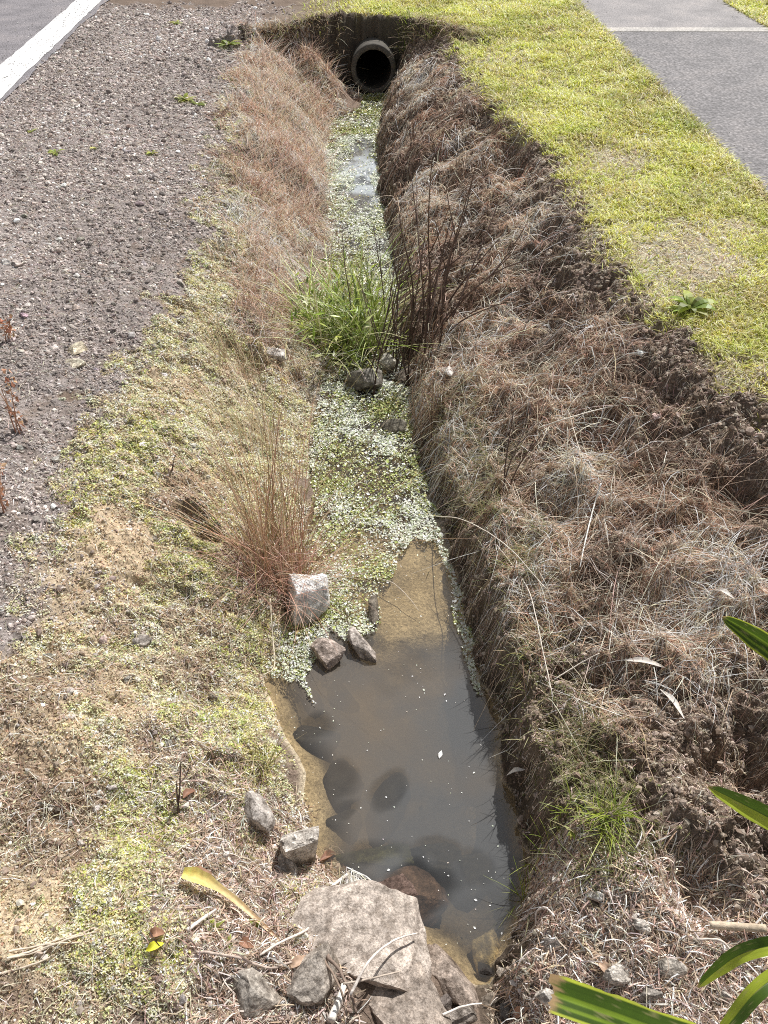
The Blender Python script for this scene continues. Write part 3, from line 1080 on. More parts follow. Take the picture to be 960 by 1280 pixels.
# dead grass hanging over the rim of the ditch head
x = rng.uniform(-1.25, .85, 1500)
y = head_y(x) + .12 + rng.normal(.03, .07, 1500)
n = len(x)
k_ = np.abs(x - PX) > .30
x, y = x[k_], y[k_]
n = len(x)
P, s, w_ = blades_up(x, y, G(x, y) - .01, rng.uniform(.05, .20, n), rng.normal(-1.57, .7, n), rng.uniform(.4, 1.3, n), rng.uniform(.5, 1.25, n), rng.uniform(.004, .008, n), 7)
c = pick([(.46, .36, .25), (.34, .26, .18), (.58, .48, .35), (.34, .36, .10), (.24, .17, .12)], n)
stuff('rim_grass', ribbons(P, s, w_, c * .6, c), M_straw)

# single long pale strands over the right bank
x, y = scatter(700, lambda x, y: np.maximum(bilin(M_STRAWR, x, y), 0) * notwall(x, y), *BOXR, fall=.6)
n = len(x)
P, s, w_ = blades_on(x, y, rng.uniform(.12, .42, n), rng.normal(math.pi * .9, 1.6, n), rng.uniform(.03, .2, n), rng.uniform(.0018, .0032, n) * (dist(x, y) / 2.8) ** .7, 9, .45)
c = pick(PALE_W + [(.55, .42, .32)], n)
stuff('straw_strands', ribbons(P, s, w_, c, c), M_straw)

# thatch and root litter on the bare upper part of the right bank and below the lawn edge
bank_m = lambda x, y: (x > np.interp(y, *WR) + .01) * (1 - bilin(M_LAWN, x, y)) * (y < 9.2) * (x < 1.9) * (.4 + .6 * (fbm(x, y, 4, 3, 63) > -.1)) * (1 - .3 * bilin(M_STRAWR, x, y)) * (.10 + .90 * sstep(-.045, .015, bilin(HD, x, y)))
x, y = scatter(70000, bank_m, -.1, 1.9, .35, 9.2, fall=.9, dmin=2.2)
n = len(x)
P, s, w_ = blades_on(x, y, rng.uniform(.010, .045, n), rng.uniform(0, 6.283, n), rng.uniform(.02, .45, n), rng.uniform(.0014, .0034, n) * (dist(x, y) / 2.6) ** .8, 4, .9)
c = pick([(.46, .36, .28), (.36, .27, .20), (.58, .47, .38), (.26, .19, .14), (.70, .60, .51)], n)
stuff('root_litter', ribbons(P, s, w_, c * .8, c), M_litter)

soil_m = lambda x, y: (x > np.interp(y, *WR) + .0) * (1 - bilin(M_LAWN, x, y)) * (y < 9.1) * (x < 1.9) * (1 - .3 * bilin(M_STRAWR, x, y))
x, y = scatter(70000, soil_m, -.1, 1.9, .35, 9.1, fall=.9, dmin=2.2)
n = len(x)
sz = np.clip(rng.lognormal(math.log(.0065), .55, n), .003, .028) * (dist(x, y) / 2.4) ** .6
stuff('soil_crumbs', stones(x, y, sz, earth([(.19, .145, .112), (.14, .105, .08), (.25, .20, .16), (.31, .26, .215)], n), .42, (.5, 1)), M_stone)

# leaf litter by the near end ---------------------------------------
lit_m = lambda x, y: np.maximum(bilin(M_LITR, x, y), bilin(M_LITL, x, y) * .9) * (np.abs(x - .2) > 0)
x, y = scatter(70000, lambda x, y: lit_m(x, y) * np.where(x > .3, 1.0, .6), -1.2, 1.6, .3, 1.6, fall=0)
n = len(x)
P, s, w_ = blades_on(x, y, np.clip(rng.lognormal(math.log(.022), .55, n), .008, .09), rng.uniform(0, 6.283, n), rng.uniform(.02, .4, n), rng.uniform(.0014, .0042, n), 5, 1.1)
c = pick([(.52, .43, .36), (.42, .32, .25), (.64, .56, .49), (.28, .20, .155), (.74, .68, .62), (.46, .34, .26), (.36, .27, .21)], n, .1, .28)
c = np.clip(c * np.where(x > .3, 1.25, 1.0)[:, None], 0, .9)
stuff('leaf_litter', ribbons(P, s, w_, c * .8, c, np.array([.5, 1, .9, .7, .2])), M_litter)
x, y = scatter(9000, lit_m, -1.2, 1.6, .3, 1.6, fall=0)
n = len(x)
sz = np.clip(rng.lognormal(math.log(.007), .5, n), .003, .022)
stuff('litter_crumbs', stones(x, y, sz, earth([(.36, .30, .27), (.25, .19, .16), (.50, .45, .41), (.16, .12, .10)], n), .25, (.3, .8)), M_stone)

# dry grass on the upper left bank -----------------------------------
x, y = scatter(9000, lambda x, y: bilin(M_STRAWL, x, y) * (.35 + .65 * (fbm(x, y, 9, 3, 83) > .0)), -1.6, 0, 2.8, 9, fall=.5, dmin=4)
n = len(x)
k = (dist(x, y) / 4) ** .6
P, s, w_ = blades_up(x, y, G(x, y) - .01, rng.uniform(.05, .20, n), rng.normal(-.6, 1.6, n), rng.uniform(.2, 1.2, n), rng.uniform(.1, .7, n), rng.uniform(.0022, .004, n) * k, 5)
red = (fbm(x, y, 3, 2, 64) > .08)[:, None]
c = np.where(red, pick(STRAW_R + STRAW[:2], n), pick(STRAW + PALE[:1], n)) * 1.05
stuff('bank_straw', [ribbons(P, s, w_, c * .6, c),
                     tufts(1700, 18, mk(M_STRAWL), (-1.6, 0, 2.8, 9), PALE + STRAW, (.05, .16), (.0016, .003), (.05, .3), 1.4, 0.0, 1.2, .4)], M_straw)

# gravel shoulder -----------------------------------------------------
grav_m = lambda x, y: bilin(M_GRAVEL, x, y) * (x > road_x(y) + .02) * (.6 + .4 * (fbm(x, y, 2.5, 3, 65) > -.1))
x, y = scatter(118000, grav_m, -4.6, -.5, .4, 14, fall=1.1, dmin=2.6)
n = len(x)
sz = np.clip(rng.lognormal(math.log(.0054), .52, n), .003, .028) * (dist(x, y) / 2.8) ** .6
c = pick([(.26, .24, .232), (.34, .315, .305), (.19, .172, .165), (.44, .41, .395), (.27, .23, .21), (.56, .53, .505)], n, .03, .22)
c = np.clip(c * (1 + .5 * fbm(x, y, 1.3, 3, 81))[:, None] * np.array([1.06, 1.0, .955]), .02, .9)
gv = [stones(x, y, sz, c, .38, (.45, .9))]
# grit drifted over the road edge and the path
for (xf, sg, wd_, n_) in [(road_x, -1, .30, 1500), (path_l, 1, .10, 260), (path_r, -1, .10, 120)]:
    yy = rng.uniform(1.5, 13, n_)
    xx = xf(yy) + sg * np.abs(rng.normal(0, wd_, n_))
    v_, f_, c_ = stones(xx, yy, rng.uniform(.003, .008, n_) * (dist(xx, yy) / 4) ** .5, pick([(.36, .34, .32), (.46, .43, .41), (.6, .57, .54)], n_, .03), .3)
    v_[:, 2] += np.repeat((-.008 if xf is road_x else .006) - G(xx, yy), 12)
    gv.append((v_, f_, c_))
stuff('gravel', gv, M_stone)
x, y = scatter(30000, lambda x, y: bilin(M_GRAVEL, x, y) * (x > road_x(y) + .05), -4.6, -.5, .4, 14, fall=1.0, dmin=2.6)
n = len(x)
P, s, w_ = blades_on(x, y, rng.uniform(.012, .06, n), rng.uniform(0, 6.283, n), rng.uniform(.02, .2, n), rng.uniform(.0014, .0028, n) * (dist(x, y) / 2.6) ** .9, 4)
c = pick([(.52, .46, .40), (.40, .33, .28), (.68, .62, .56), (.30, .22, .18)], n)
stuff('gravel_straw', ribbons(P, s, w_, c, c), M_straw)

# moss and creeping cover on the left bank ---------------------------
NOTW = lambda x, y: (G(x, y) > ZW + .004) * (x < np.interp(y, *WL) + .05)
moss_m = lambda x, y: np.maximum(bilin(M_MOSS, x, y), .5 * bilin(M_STRAWL, x, y)) * NOTW(x, y) * np.clip(1.05 - .95 * bilin(M_TAN, x, y) - .85 * bilin(M_BROWN, x, y) - .7 * bilin(M_LITL, x, y) + .8 * bilin(M_GREEN, x, y)
                                                  - .7 * (fbm(x, y, 5.5, 3, 66) < -.08), 0, 1)
BOXL = (-1.9, .1, .3, 8.6)
x, y = scatter(15500, moss_m, *BOXL, fall=1.0, dmin=2.1)
n = len(x)
per = 15
gm = bilin(M_GREEN, x, y)
base = np.where((rng.random(n) < np.clip(gm * .60 + .03, 0, 1))[:, None], pick([(.50, .51, .18), (.60, .60, .28), (.40, .42, .13)], n),
                pick([(.72, .68, .46), (.62, .60, .36), (.82, .77, .58), (.52, .50, .28), (.76, .67, .48)], n))
R = rng.uniform(.010, .026, n) * (dist(x, y) / 2.4) ** .5
N = n * per
ang = rng.uniform(0, 6.283, N)
rr = np.sqrt(rng.random(N))
Rn = np.repeat(R, per)
X = np.repeat(x, per) + np.cos(ang) * rr * Rn
Y = np.repeat(y, per) + np.sin(ang) * rr * Rn
Z = G(X, Y) + Rn * .55 * np.sqrt(1 - rr ** 2 * .95) * rng.uniform(.4, 1, N)
Nn = unit(np.stack([np.cos(ang) * rr * .8, np.sin(ang) * rr * .8, np.ones(N)], -1) + rng.normal(0, .38, (N, 3)))
sz = rng.uniform(.0035, .0075, N) * (dist(X, Y) / 2.4) ** .7
c = np.clip(np.repeat(base, per, 0) * (1 + rng.normal(0, .2, (N, 1))), .01, .9)
x2, y2 = scatter(60000, lambda x, y: bilin(M_MOSS, x, y) * (1 - .6 * bilin(M_TAN, x, y)) * NOTW(x, y) * (1 - .5 * bilin(M_LITL, x, y)), *BOXL, fall=1.0, dmin=2.1)
n2 = len(x2)
c2 = pick([(.56, .50, .35), (.44, .36, .25), (.66, .57, .43), (.34, .25, .16), (.52, .40, .26)], n2) * (1 - .45 * bilin(M_BROWN, x2, y2))[:, None]
stuff('creeping_moss', [leaflets(np.stack([X, Y, Z], -1), Nn, sz, c),
                        leaflets(np.stack([x2, y2, G(x2, y2) + .004], -1), unit(np.array([0, 0, 1.0]) + rng.normal(0, .4, (n2, 3))),
                                 rng.uniform(.0035, .008, n2) * (dist(x2, y2) / 2.4) ** .7, c2)], M_moss)
x, y = scatter(16000, lambda x, y: bilin(M_MOSS, x, y) * NOTW(x, y) * (1 - .7 * bilin(M_TAN, x, y)) * (.3 + .7 * bilin(M_BROWN, x, y)), *BOXL, fall=1.0, dmin=2.2)
n = len(x)
P, s, w_ = blades_on(x, y, rng.uniform(.015, .075, n), rng.uniform(0, 6.283, n), rng.uniform(.05, .35, n), rng.uniform(.0014, .0028, n) * (dist(x, y) / 2.4) ** .9, 4)
c = pick([(.58, .49, .38), (.44, .34, .25), (.74, .66, .55), (.28, .19, .13)], n)
stuff('moss_straw', ribbons(P, s, w_, c, c), M_straw)
x, y = scatter(7000, lambda x, y: bilin(M_MOSS, x, y) * NOTW(x, y) * (1 - .6 * bilin(M_TAN, x, y)) * (.25 + .75 * bilin(M_BROWN, x, y)), *BOXL, fall=1.0, dmin=2.2)
n = len(x)
stuff('moss_crumbs', stones(x, y, np.clip(rng.lognormal(math.log(.0065), .5, n), .003, .022) * (dist(x, y) / 2.4) ** .6,
                            earth([(.30, .24, .19), (.20, .155, .125), (.40, .36, .32), (.5, .47, .43)], n), .25, (.4, .9)), M_stone)

# green film of small plants down the wet right edge -----------------
wet_m = lambda x, y: np.exp(-((x - np.interp(y, *WR) - .20) / .11) ** 2) * (y > .8) * (y < 3.2) * (.25 + .75 * (fbm(x, y, 5, 2, 67) > 0))
x, y = scatter(9000, wet_m, .0, .9, .7, 3.2, fall=0)
n = len(x)
c = pick([(.15, .155, .055), (.21, .21, .085), (.12, .12, .05), (.30, .27, .15)], n)
k = n // 2
P, s, w_ = blades_up(x[k:], y[k:], G(x[k:], y[k:]) - .004, rng.uniform(.015, .06, n - k), rng.normal(math.pi, 1.2, n - k), rng.uniform(.2, 1.2, n - k), rng.uniform(.2, .8, n - k), rng.uniform(.002, .0035, n - k), 4)
stuff('bank_moss', [leaflets(np.stack([x[:k], y[:k], G(x[:k], y[:k]) + .006], -1), unit(np.array([-.4, 0, 1.0]) + rng.normal(0, .45, (k, 3))), rng.uniform(.006, .012, k), c[:k]),
                    ribbons(P, s, w_, c[k:] * .7, c[k:])], M_moss)

# floating cover on the water ----------------------------------------
DW_A = wpoly([(398, 478), (510, 478), (524, 565), (545, 640), (522, 658), (506, 700), (476, 738), (474, 792), (436, 800), (410, 790), (385, 850),
              (398, 880), (372, 855), (335, 850), (330, 800), (375, 760), (388, 650), (386, 560)], ZW)
DW_B = wpoly([(528, 640), (552, 662), (566, 715), (583, 780), (600, 850), (606, 875), (592, 862), (575, 800), (560, 735), (545, 680), (520, 672)], ZW)
DW_C = wpoly([(414, 118), (490, 118), (474, 180), (474, 230), (490, 300), (504, 400), (508, 476), (400, 476), (386, 390), (408, 290), (402, 200)], ZW)
HOLE = wpoly([(440, 172), (466, 178), (468, 262), (440, 262)], ZW)


def duck_m(x, y):
    nx, ny = fbm(x, y, 11, 4, 70) * .055, fbm(x, y, 11, 4, 71) * .055
    a = inside(DW_A, x + nx, y + ny) * (.30 + .70 * (fbm(x, y, 10, 3, 72) > -.12))
    b = inside(DW_B, x + nx * .6, y + ny) * .85
    c = inside(DW_C, x + nx, y + ny) * np.where(inside(HOLE, x + 1.6 * nx, y + 6 * ny), .07, .75) * (.35 + .65 * (fbm(x, y, 6, 3, 73) > -.1))
    return np.maximum(np.maximum(a, b), c)


x, y = scatter(84000, duck_m, -.9, .6, 1.3, 9.1, fall=.55, dmin=2.8)
n = len(x)
k = (dist(x, y) / 3.2) ** .55
pale = np.clip(.54 + .9 * fbm(x, y, 5, 3, 74) + .45 * np.exp(-((y - 6.6) / .9) ** 2) - .3 * (y > 7.7) + .55 * inside(DW_B, x, y) + .5 * np.exp(-((x - np.interp(y, *WR) + .12) / .06) ** 2) * (y < 2.7), 0, 1)  # mixed pale leaves; glints and sky glare painted as extra white ones
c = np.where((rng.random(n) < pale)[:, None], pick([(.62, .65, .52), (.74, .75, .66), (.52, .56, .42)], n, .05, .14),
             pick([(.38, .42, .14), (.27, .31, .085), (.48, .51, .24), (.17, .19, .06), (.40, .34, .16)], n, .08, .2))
Nn = unit(np.array([0, 0, 1.0]) + rng.normal(0, .30, (n, 3)))
z = ZW + .003 + rng.random(n) ** 2 * .012 + .022 * np.clip(fbm(x, y, 14, 3, 76), 0, 1)
up = rng.random(n) < .2
stuff('floating_weed', leaflets(np.stack([x, y, z], -1), Nn, np.clip(rng.lognormal(math.log(.0064), .45, n), .0035, .019) * k, c, 1.15), M_duck)
x, y = scatter(280, lambda x, y: (G(x, y) < ZW - .01) * (.25 + .75 * (fbm(x, y, 4, 2, 75) > .05)), -.5, .6, .75, 2.4, fall=0)
n = len(x)
stuff('floating_specks', leaflets(np.stack([x, y, np.full(n, ZW + .002)], -1), unit(np.array([0, 0, 1.0]) + rng.normal(0, .15, (n, 3))),
                                  np.clip(rng.lognormal(math.log(.0035), .45, n), .002, .012), pick([(.72, .70, .64), (.6, .6, .5)], n), 1.2), M_duck)


# ------------------------------------------------------------------ things
import bmesh


def at_world(px, py, z=None):
    return ground_px(px, py) if z is None else at_z(px, py, z)


def px2m(p, n):
    return n * depth_of(*p) / FPX


def rock_mesh(name, dims, seed, col, facets=13, rough=.05, sub=5, flat_top=None, mat=None, boxy=1.0):
    r = np.random.default_rng(seed)
    bm = bmesh.new()
    bmesh.ops.create_icosphere(bm, subdivisions=sub, radius=1.0)
    bm.verts.ensure_lookup_table()
    V = np.array([v.co[:] for v in bm.verts])
    F = np.array([[v.index for v in f.verts] for f in bm.faces])
    bm.free()
    V = np.sign(V) * np.abs(V) ** boxy
    nrm = unit(r.normal(0, 1, (facets, 3)))
    off = r.uniform(.42, .80, facets)
    for a, o in zip(nrm, off):
        d = V @ a
        V = V - np.maximum(d - o, 0)[:, None] * a[None] * .92
    if flat_top is not None:
        a = unit(np.array([r.normal(0, .12), r.normal(0, .12), 1.0]))
        d = V @ a
        V = V - np.maximum(d - flat_top, 0)[:, None] * a[None] * .93
    s1 = fbm(V[:, 0] + V[:, 2] * .7 + seed, V[:, 1] - V[:, 2] * .6, 2.2, 3, seed)
    s2 = fbm(V[:, 0] - V[:, 2] * .8, V[:, 1] + V[:, 2] * .9 + seed, 8, 3, seed + 3)
    s3 = fbm(V[:, 0] - V[:, 1] * .8 + V[:, 2], V[:, 1] + V[:, 2] * .9 + seed, 22, 3, seed + 9)
    ext = V.max(0) - V.min(0)
    V = (V - (V.max(0) + V.min(0)) / 2) * (2 / ext)[None]
    V = V * (1 + rough * 1.8 * s1 + rough * .9 * s2 + rough * .35 * s3)[:, None]
    V = V * np.array(dims)[None] * .5
    C = np.array(col)[None] * (1 + .22 * s1 + .25 * s2 + .2 * s3)[:, None]
    me = mesh_np(name, V, F, mat or M_rock, np.clip(C, .01, .9), smooth=True)
    me.set_sharp_from_angle(angle=math.radians(38))
    return me


def rock(px, py, wpx, lpx, hm, label, col=(.27, .235, .205), seed=1, z=None, lift=.0, rot=0., tilt=(0, 0), name='rock', cat='rock', group=None, mat=None, **kw):
    p = at_world(px, py, z)
    w_ = px2m(p, wpx)
    ang = math.asin(min(.98, max(.2, (CAMZ - p[2]) / math.sqrt(p[0] ** 2 + p[1] ** 2 + (CAMZ - p[2]) ** 2))))
    l_ = px2m(p, lpx) / (.55 + .45 * math.sin(ang))
    me = rock_mesh(name, (w_ * 1.0, l_ * 1.0, hm), seed, col, mat=mat, **kw)
    o = link(name, me, None, (p[0], p[1], p[2] + hm * .02 + lift))
    o.rotation_euler = (tilt[0], tilt[1], rot)
    return tag(o, label, cat, group)


BROWNROCK = (.37, .32, .28)
# rocks in and round the ditch
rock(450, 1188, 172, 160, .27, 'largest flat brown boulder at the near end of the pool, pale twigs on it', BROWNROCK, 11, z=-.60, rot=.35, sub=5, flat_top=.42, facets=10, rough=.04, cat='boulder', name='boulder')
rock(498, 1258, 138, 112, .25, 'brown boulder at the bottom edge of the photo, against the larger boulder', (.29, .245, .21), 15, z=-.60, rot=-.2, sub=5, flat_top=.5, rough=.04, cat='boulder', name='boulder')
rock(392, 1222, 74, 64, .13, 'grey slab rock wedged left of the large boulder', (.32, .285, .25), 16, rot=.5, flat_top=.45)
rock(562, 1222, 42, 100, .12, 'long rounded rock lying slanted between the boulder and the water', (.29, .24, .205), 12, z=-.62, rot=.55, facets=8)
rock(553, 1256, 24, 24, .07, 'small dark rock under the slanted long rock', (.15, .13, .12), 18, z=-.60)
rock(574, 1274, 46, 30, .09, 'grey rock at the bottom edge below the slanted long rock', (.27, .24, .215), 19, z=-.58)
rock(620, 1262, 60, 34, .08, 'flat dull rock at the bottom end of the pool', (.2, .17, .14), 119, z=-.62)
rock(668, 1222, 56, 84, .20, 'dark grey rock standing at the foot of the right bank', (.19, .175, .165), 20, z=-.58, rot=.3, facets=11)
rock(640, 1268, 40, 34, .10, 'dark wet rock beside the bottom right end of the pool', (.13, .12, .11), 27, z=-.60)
rock(677, 1254, 24, 20, .05, 'small white stone against the dark grey standing rock', (.55, .52, .48), 21, lift=.05, name='stone', cat='stone')
rock(377, 1060, 48, 40, .26, 'block shaped rock with sunlit flat top on the left edge of the pool', (.46, .425, .385), 13, z=-.585, rot=.1, flat_top=.62, facets=5, boxy=.5, tilt=(.13, 0))
rock(360, 1088, 28, 34, .10, 'pale rock leaning below the block shaped rock', (.36, .33, .30), 22, rot=.4)
rock(318, 1020, 50, 48, .12, 'grey rock half buried in litter left of the block shaped rock', (.34, .31, .285), 23, rot=.2)
rock(318, 1243, 66, 56, .12, 'grey rock with a pale patch at the bottom left, in dry litter', (.33, .30, .265), 24, rot=.2, facets=12)
rock(384, 752, 54, 54, .18, 'pale rock standing under the dry grass tuft at the edge of the weed', (.72, .68, .64), 14, z=-.60, rot=.15, flat_top=.62, tilt=(.25, 0), boxy=.6, facets=7)
rock(405, 816, 50, 34, .10, 'brown rounded rock half in the pool under the weed', (.36, .30, .265), 25, z=-.635, rot=-.5, facets=8)
rock(451, 808, 22, 52, .08, 'narrow brown rock slanting into the pool beside the rounded rock', (.38, .34, .31), 26, z=-.635, rot=.55, facets=9)
rock(467, 765, 14, 44, .05, 'thin dark rock sticking up through the floating weed', (.16, .14, .115), 41, z=-.64, rot=.1)
rock(456, 476, 46, 30, .17, 'dark rock with lit top in mid channel below the reeds', (.22, .205, .18), 28, z=-.62, flat_top=.7)
rock(484, 454, 22, 16, .10, 'small pale rock behind the dark channel rock', (.45, .43, .38), 29, z=-.60)
rock(505, 470, 24, 22, .11, 'brown rock beside the right edge of the channel under the reeds', (.25, .21, .175), 42, z=-.63)
rock(344, 444, 30, 20, .08, 'pale rock on the left bank level with the reeds', (.48, .45, .42), 30)
rock(560, 474, 12, 18, .05, 'small white stone low on the right bank in dry grass', (.6, .57, .54), 31, lift=.04, name='stone', cat='stone')
rock(492, 532, 34, 18, .06, 'low dark rock breaking the floating weed in mid channel', (.20, .185, .15), 32, z=-.63)
rock(178, 803, 24, 18, .05, 'grey stone alone on the left moss bank', (.33, .30, .275), 33, name='stone', cat='stone')
rock(232, 688, 18, 10, .03, 'pale flat stone on the left moss bank near the dry grass tuft', (.52, .48, .42), 34, name='stone', cat='stone')
rock(94, 437, 26, 22, .05, 'cream stone on the gravel, the upper one of a pale pair', (.60, .54, .42), 35, name='stone', cat='stone')
rock(92, 455, 30, 14, .03, 'cream flat stone on the gravel, the lower one of a pale pair', (.62, .57, .46), 36, name='stone', cat='stone')
rock(8, 329, 16, 10, .04, 'white stone at the left edge of the photo on the gravel', (.66, .63, .61), 37, name='stone', cat='stone')
rock(22, 331, 20, 10, .04, 'pinkish stone beside the white stone at the left edge', (.52, .46, .43), 38, name='stone', cat='stone')
rock(744, 1122, 20, 14, .035, 'white stone on top of the litter mound right of the pool', (.68, .65, .60), 39, lift=.012, name='stone', cat='stone')
rock(769, 1219, 34, 24, .06, 'pale angular stone in litter above the cut strap leaf', (.48, .45, .41), 40, name='stone', cat='stone')
rock(838, 1212, 38, 22, .06, 'pale broad stone in litter between the strap leaves', (.50, .46, .41), 43, name='stone', cat='stone')
rock(815, 1243, 32, 20, .05, 'grey stone just above the cut strap leaf', (.38, .35, .32), 44, name='stone', cat='stone')
rock(800, 1155, 34, 24, .04, 'pale crumbly clod of earth on the litter mound', (.56, .52, .48), 45, name='clod', cat='clod', rough=.12)
rock(690, 1180, 30, 20, .05, 'pale stone on the litter edge above the dark standing rock', (.42, .39, .36), 46, name='stone', cat='stone')
rock(905, 1243, 24, 18, .04, 'small whitish stone under the lowest strap leaves', (.55, .52, .48), 47, name='stone', cat='stone')
rock(610, 1196, 40, 62, .09, 'yellow silt covered stone under shallow water at the near right end', (.46, .38, .22), 48, z=ZW - .060, rot=.1, facets=9)
rock(606, 1212, 17, 17, .04, 'small black square stone on the yellow silt covered stone', (.035, .03, .028), 49, z=ZW - .014, facets=9)

SUBCOL = (.075, .068, .055)
for (px, py, a, b, top, rot, lab, col) in SUBROCKS:
    p = at_z(px, py, ZW - top)
    hm = .14
    o = link('sunken_rock', rock_mesh('sunken_rock', (px2m(p, a) * 1.05, px2m(p, b) * 1.1, hm), int(px + py), col, facets=8, flat_top=.6),
             None, (p[0], p[1], ZW - top - hm * .46))
    o.rotation_euler = (0, 0, rot)
    tag(o, lab, 'rock')

# loose stones on the shoulder (nothing tells them apart)
gs = [(60, 352), (140, 395), (205, 470), (35, 470), (78, 500), (115, 520), (165, 420), (25, 560), (70, 575), (48, 610), (100, 300), (180, 330), (130, 250), (60, 230),
      (30, 395), (15, 425), (150, 300), (95, 385), (120, 462), (60, 540), (205, 265), (160, 190), (110, 145), (95, 345), (175, 255), (225, 355), (30, 270), (75, 300)]
for k, (px, py) in enumerate(gs):
    rock(px, py, rng.uniform(7, 13), rng.uniform(6, 9), rng.uniform(.02, .035), 'small pale stone lying loose on the grey gravel shoulder',
         pick([(.5, .47, .45), (.42, .39, .37), (.58, .55, .52)], 1)[0], 300 + k, name='stone', cat='stone', sub=2, group='pale stones loose on the gravel shoulder', rot=rng.uniform(0, 3))
ms = [(128, 800), (75, 735), (160, 850), (60, 820), (110, 905), (210, 930), (268, 870), (140, 985), (285, 1120), (330, 1140), (228, 1250), (200, 1225), (255, 1240)]
for k, (px, py) in enumerate(ms):
    rock(px, py, rng.uniform(9, 16), rng.uniform(8, 12), rng.uniform(.02, .03), 'small grey stone bedded among moss and litter on the left bank',
         pick([(.42, .385, .34), (.34, .30, .27), (.5, .46, .42)], 1)[0], 400 + k, name='stone', cat='stone', sub=2, group='small stones bedded on the left bank', rot=rng.uniform(0, 3))
rs = [(800, 440), (860, 560), (905, 585), (820, 520), (720, 1090), (760, 1160), (860, 1100), (720, 1150), (780, 1100), (870, 1175), (835, 1140), (895, 1200), (735, 1190)]
for k, (px, py) in enumerate(rs):
    rock(px, py, rng.uniform(9, 18), rng.uniform(8, 14), rng.uniform(.02, .035), 'small pale clod lying on the bare right bank',
         pick([(.42, .37, .33), (.34, .29, .26), (.52, .48, .44)], 1)[0], 500 + k, name='clod', cat='clod', sub=2, group='pale clods on the bare right bank', rot=rng.uniform(0, 3), rough=.12)

# ---- culvert pipe
cp = thing('culvert_pipe', 'grey round concrete culvert pipe opening in the far end of the ditch', 'pipe', (PX, PIPE_Y0, PZ))
prof = [(PIPE_R, 3.0), (PIPE_R, .05), (PIPE_R * 1.0, .012), (PIPE_R * .975, 0), (PIPE_R * .80, 0), (PIPE_R * .775, .012)]
prof2 = [(PIPE_R * .775, .012), (PIPE_R * .775, .3), (PIPE_R * .77, 3.0), (.001, 3.0)]


def lathe(pr, seg=64):
    a = np.linspace(0, 2 * np.pi, seg, endpoint=False)
    V = np.array([[(r * math.cos(q), y, r * math.sin(q)) for q in a] for r, y in pr]).reshape(-1, 3)
    i = np.arange(len(pr) - 1)[:, None] * seg
    j = np.arange(seg)[None]
    return V, np.stack([i + j, i + (j + 1) % seg, i + seg + (j + 1) % seg, i + seg + j], -1).reshape(-1, 4)


M_conc = mat_solid('weathered concrete', .9, 22, .3, .35, .2, 90, spots=(7, .58, (.12, .11, .08)))
V, F = lathe(prof)
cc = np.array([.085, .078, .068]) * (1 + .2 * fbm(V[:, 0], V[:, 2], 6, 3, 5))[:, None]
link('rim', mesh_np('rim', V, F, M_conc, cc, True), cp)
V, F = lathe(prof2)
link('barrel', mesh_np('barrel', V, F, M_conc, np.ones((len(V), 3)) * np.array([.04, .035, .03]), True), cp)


# ---- grass tufts and plants
def tuft_part(bx, by, n, ln, rad, pal, wd, lean, droop, ang=0, aj=3.14, K=7, z0=None):
    a0 = rng.uniform(0, 6.283, n)
    rr = np.sqrt(rng.random(n)) * rad
    x, y = bx + np.cos(a0) * rr, by + np.sin(a0) * rr
    z = (G(x, y) if z0 is None else np.full(n, z0)) - .01
    P, s, w_ = blades_up(x, y, z, rng.uniform(*ln, n), rng.normal(ang, aj, n), rng.uniform(*lean, n), rng.uniform(*droop, n), rng.uniform(*wd, n), K)
    c = pick(pal, n, .1, .2)
    P = P - np.array([bx, by, float(G(bx, by)) if z0 is None else z0])
    return ribbons(P, s, w_, c * .55, c)


def plant(name, label, cat, base, parts, group=None):
    t = thing(name, label, cat, base, group)
    for nm, rb, mt in parts:
        V, F, C = rb if not isinstance(rb, list) else join(rb)
        link(nm, mesh_np(nm, V, F, mt, C), t)
    return t


b = ground_px(350, 722)
plant('grass_tuft', 'tall dry tan grass tuft on the left bank above the pale rock', 'grass tuft', b, [
    ('blades', [tuft_part(b[0], b[1], 150, (.36, .85), .12, [(.62, .42, .26), (.52, .33, .20), (.68, .52, .35), (.42, .25, .15)], (.0022, .0042), (.05, .60), (.05, .6), 1.85, .65, 8),
                tuft_part(b[0] - .02, b[1] - .02, 60, (.3, .75), .11, [(.52, .38, .24), (.6, .48, .3), (.34, .32, .12)], (.002, .0036), (.3, .8), (.1, .5), 1.6, 1.3, 8)], M_straw),
    ('thatch', tuft_part(b[0] - .02, b[1] - .03, 560, (.08, .30), .17, [(.44, .25, .18), (.54, .34, .26), (.32, .18, .14), (.62, .46, .38)], (.002, .0038), (.3, 1.0), (.2, .9), 0, 3.1, 6), M_straw)])
b = ground_px(330, 560)
plant('grass_tuft', 'thin tan grass tuft on the left bank behind the tall dry tuft', 'grass tuft', b, [
    ('blades', tuft_part(b[0], b[1], 90, (.18, .42), .12, [(.60, .50, .32), (.5, .40, .24), (.66, .58, .42)], (.002, .0034), (.3, .8), (.1, .5), 2.2, .7, 7), M_straw)])
b = ground_px(300, 470)
plant('grass_tuft', 'sparse tan grass tuft higher on the left bank near the gravel', 'grass tuft', b, [
    ('blades', tuft_part(b[0], b[1], 60, (.15, .36), .14, [(.56, .46, .30), (.5, .38, .25)], (.0022, .0036), (.3, .9), (.1, .5), 2.2, .8, 7), M_straw)])

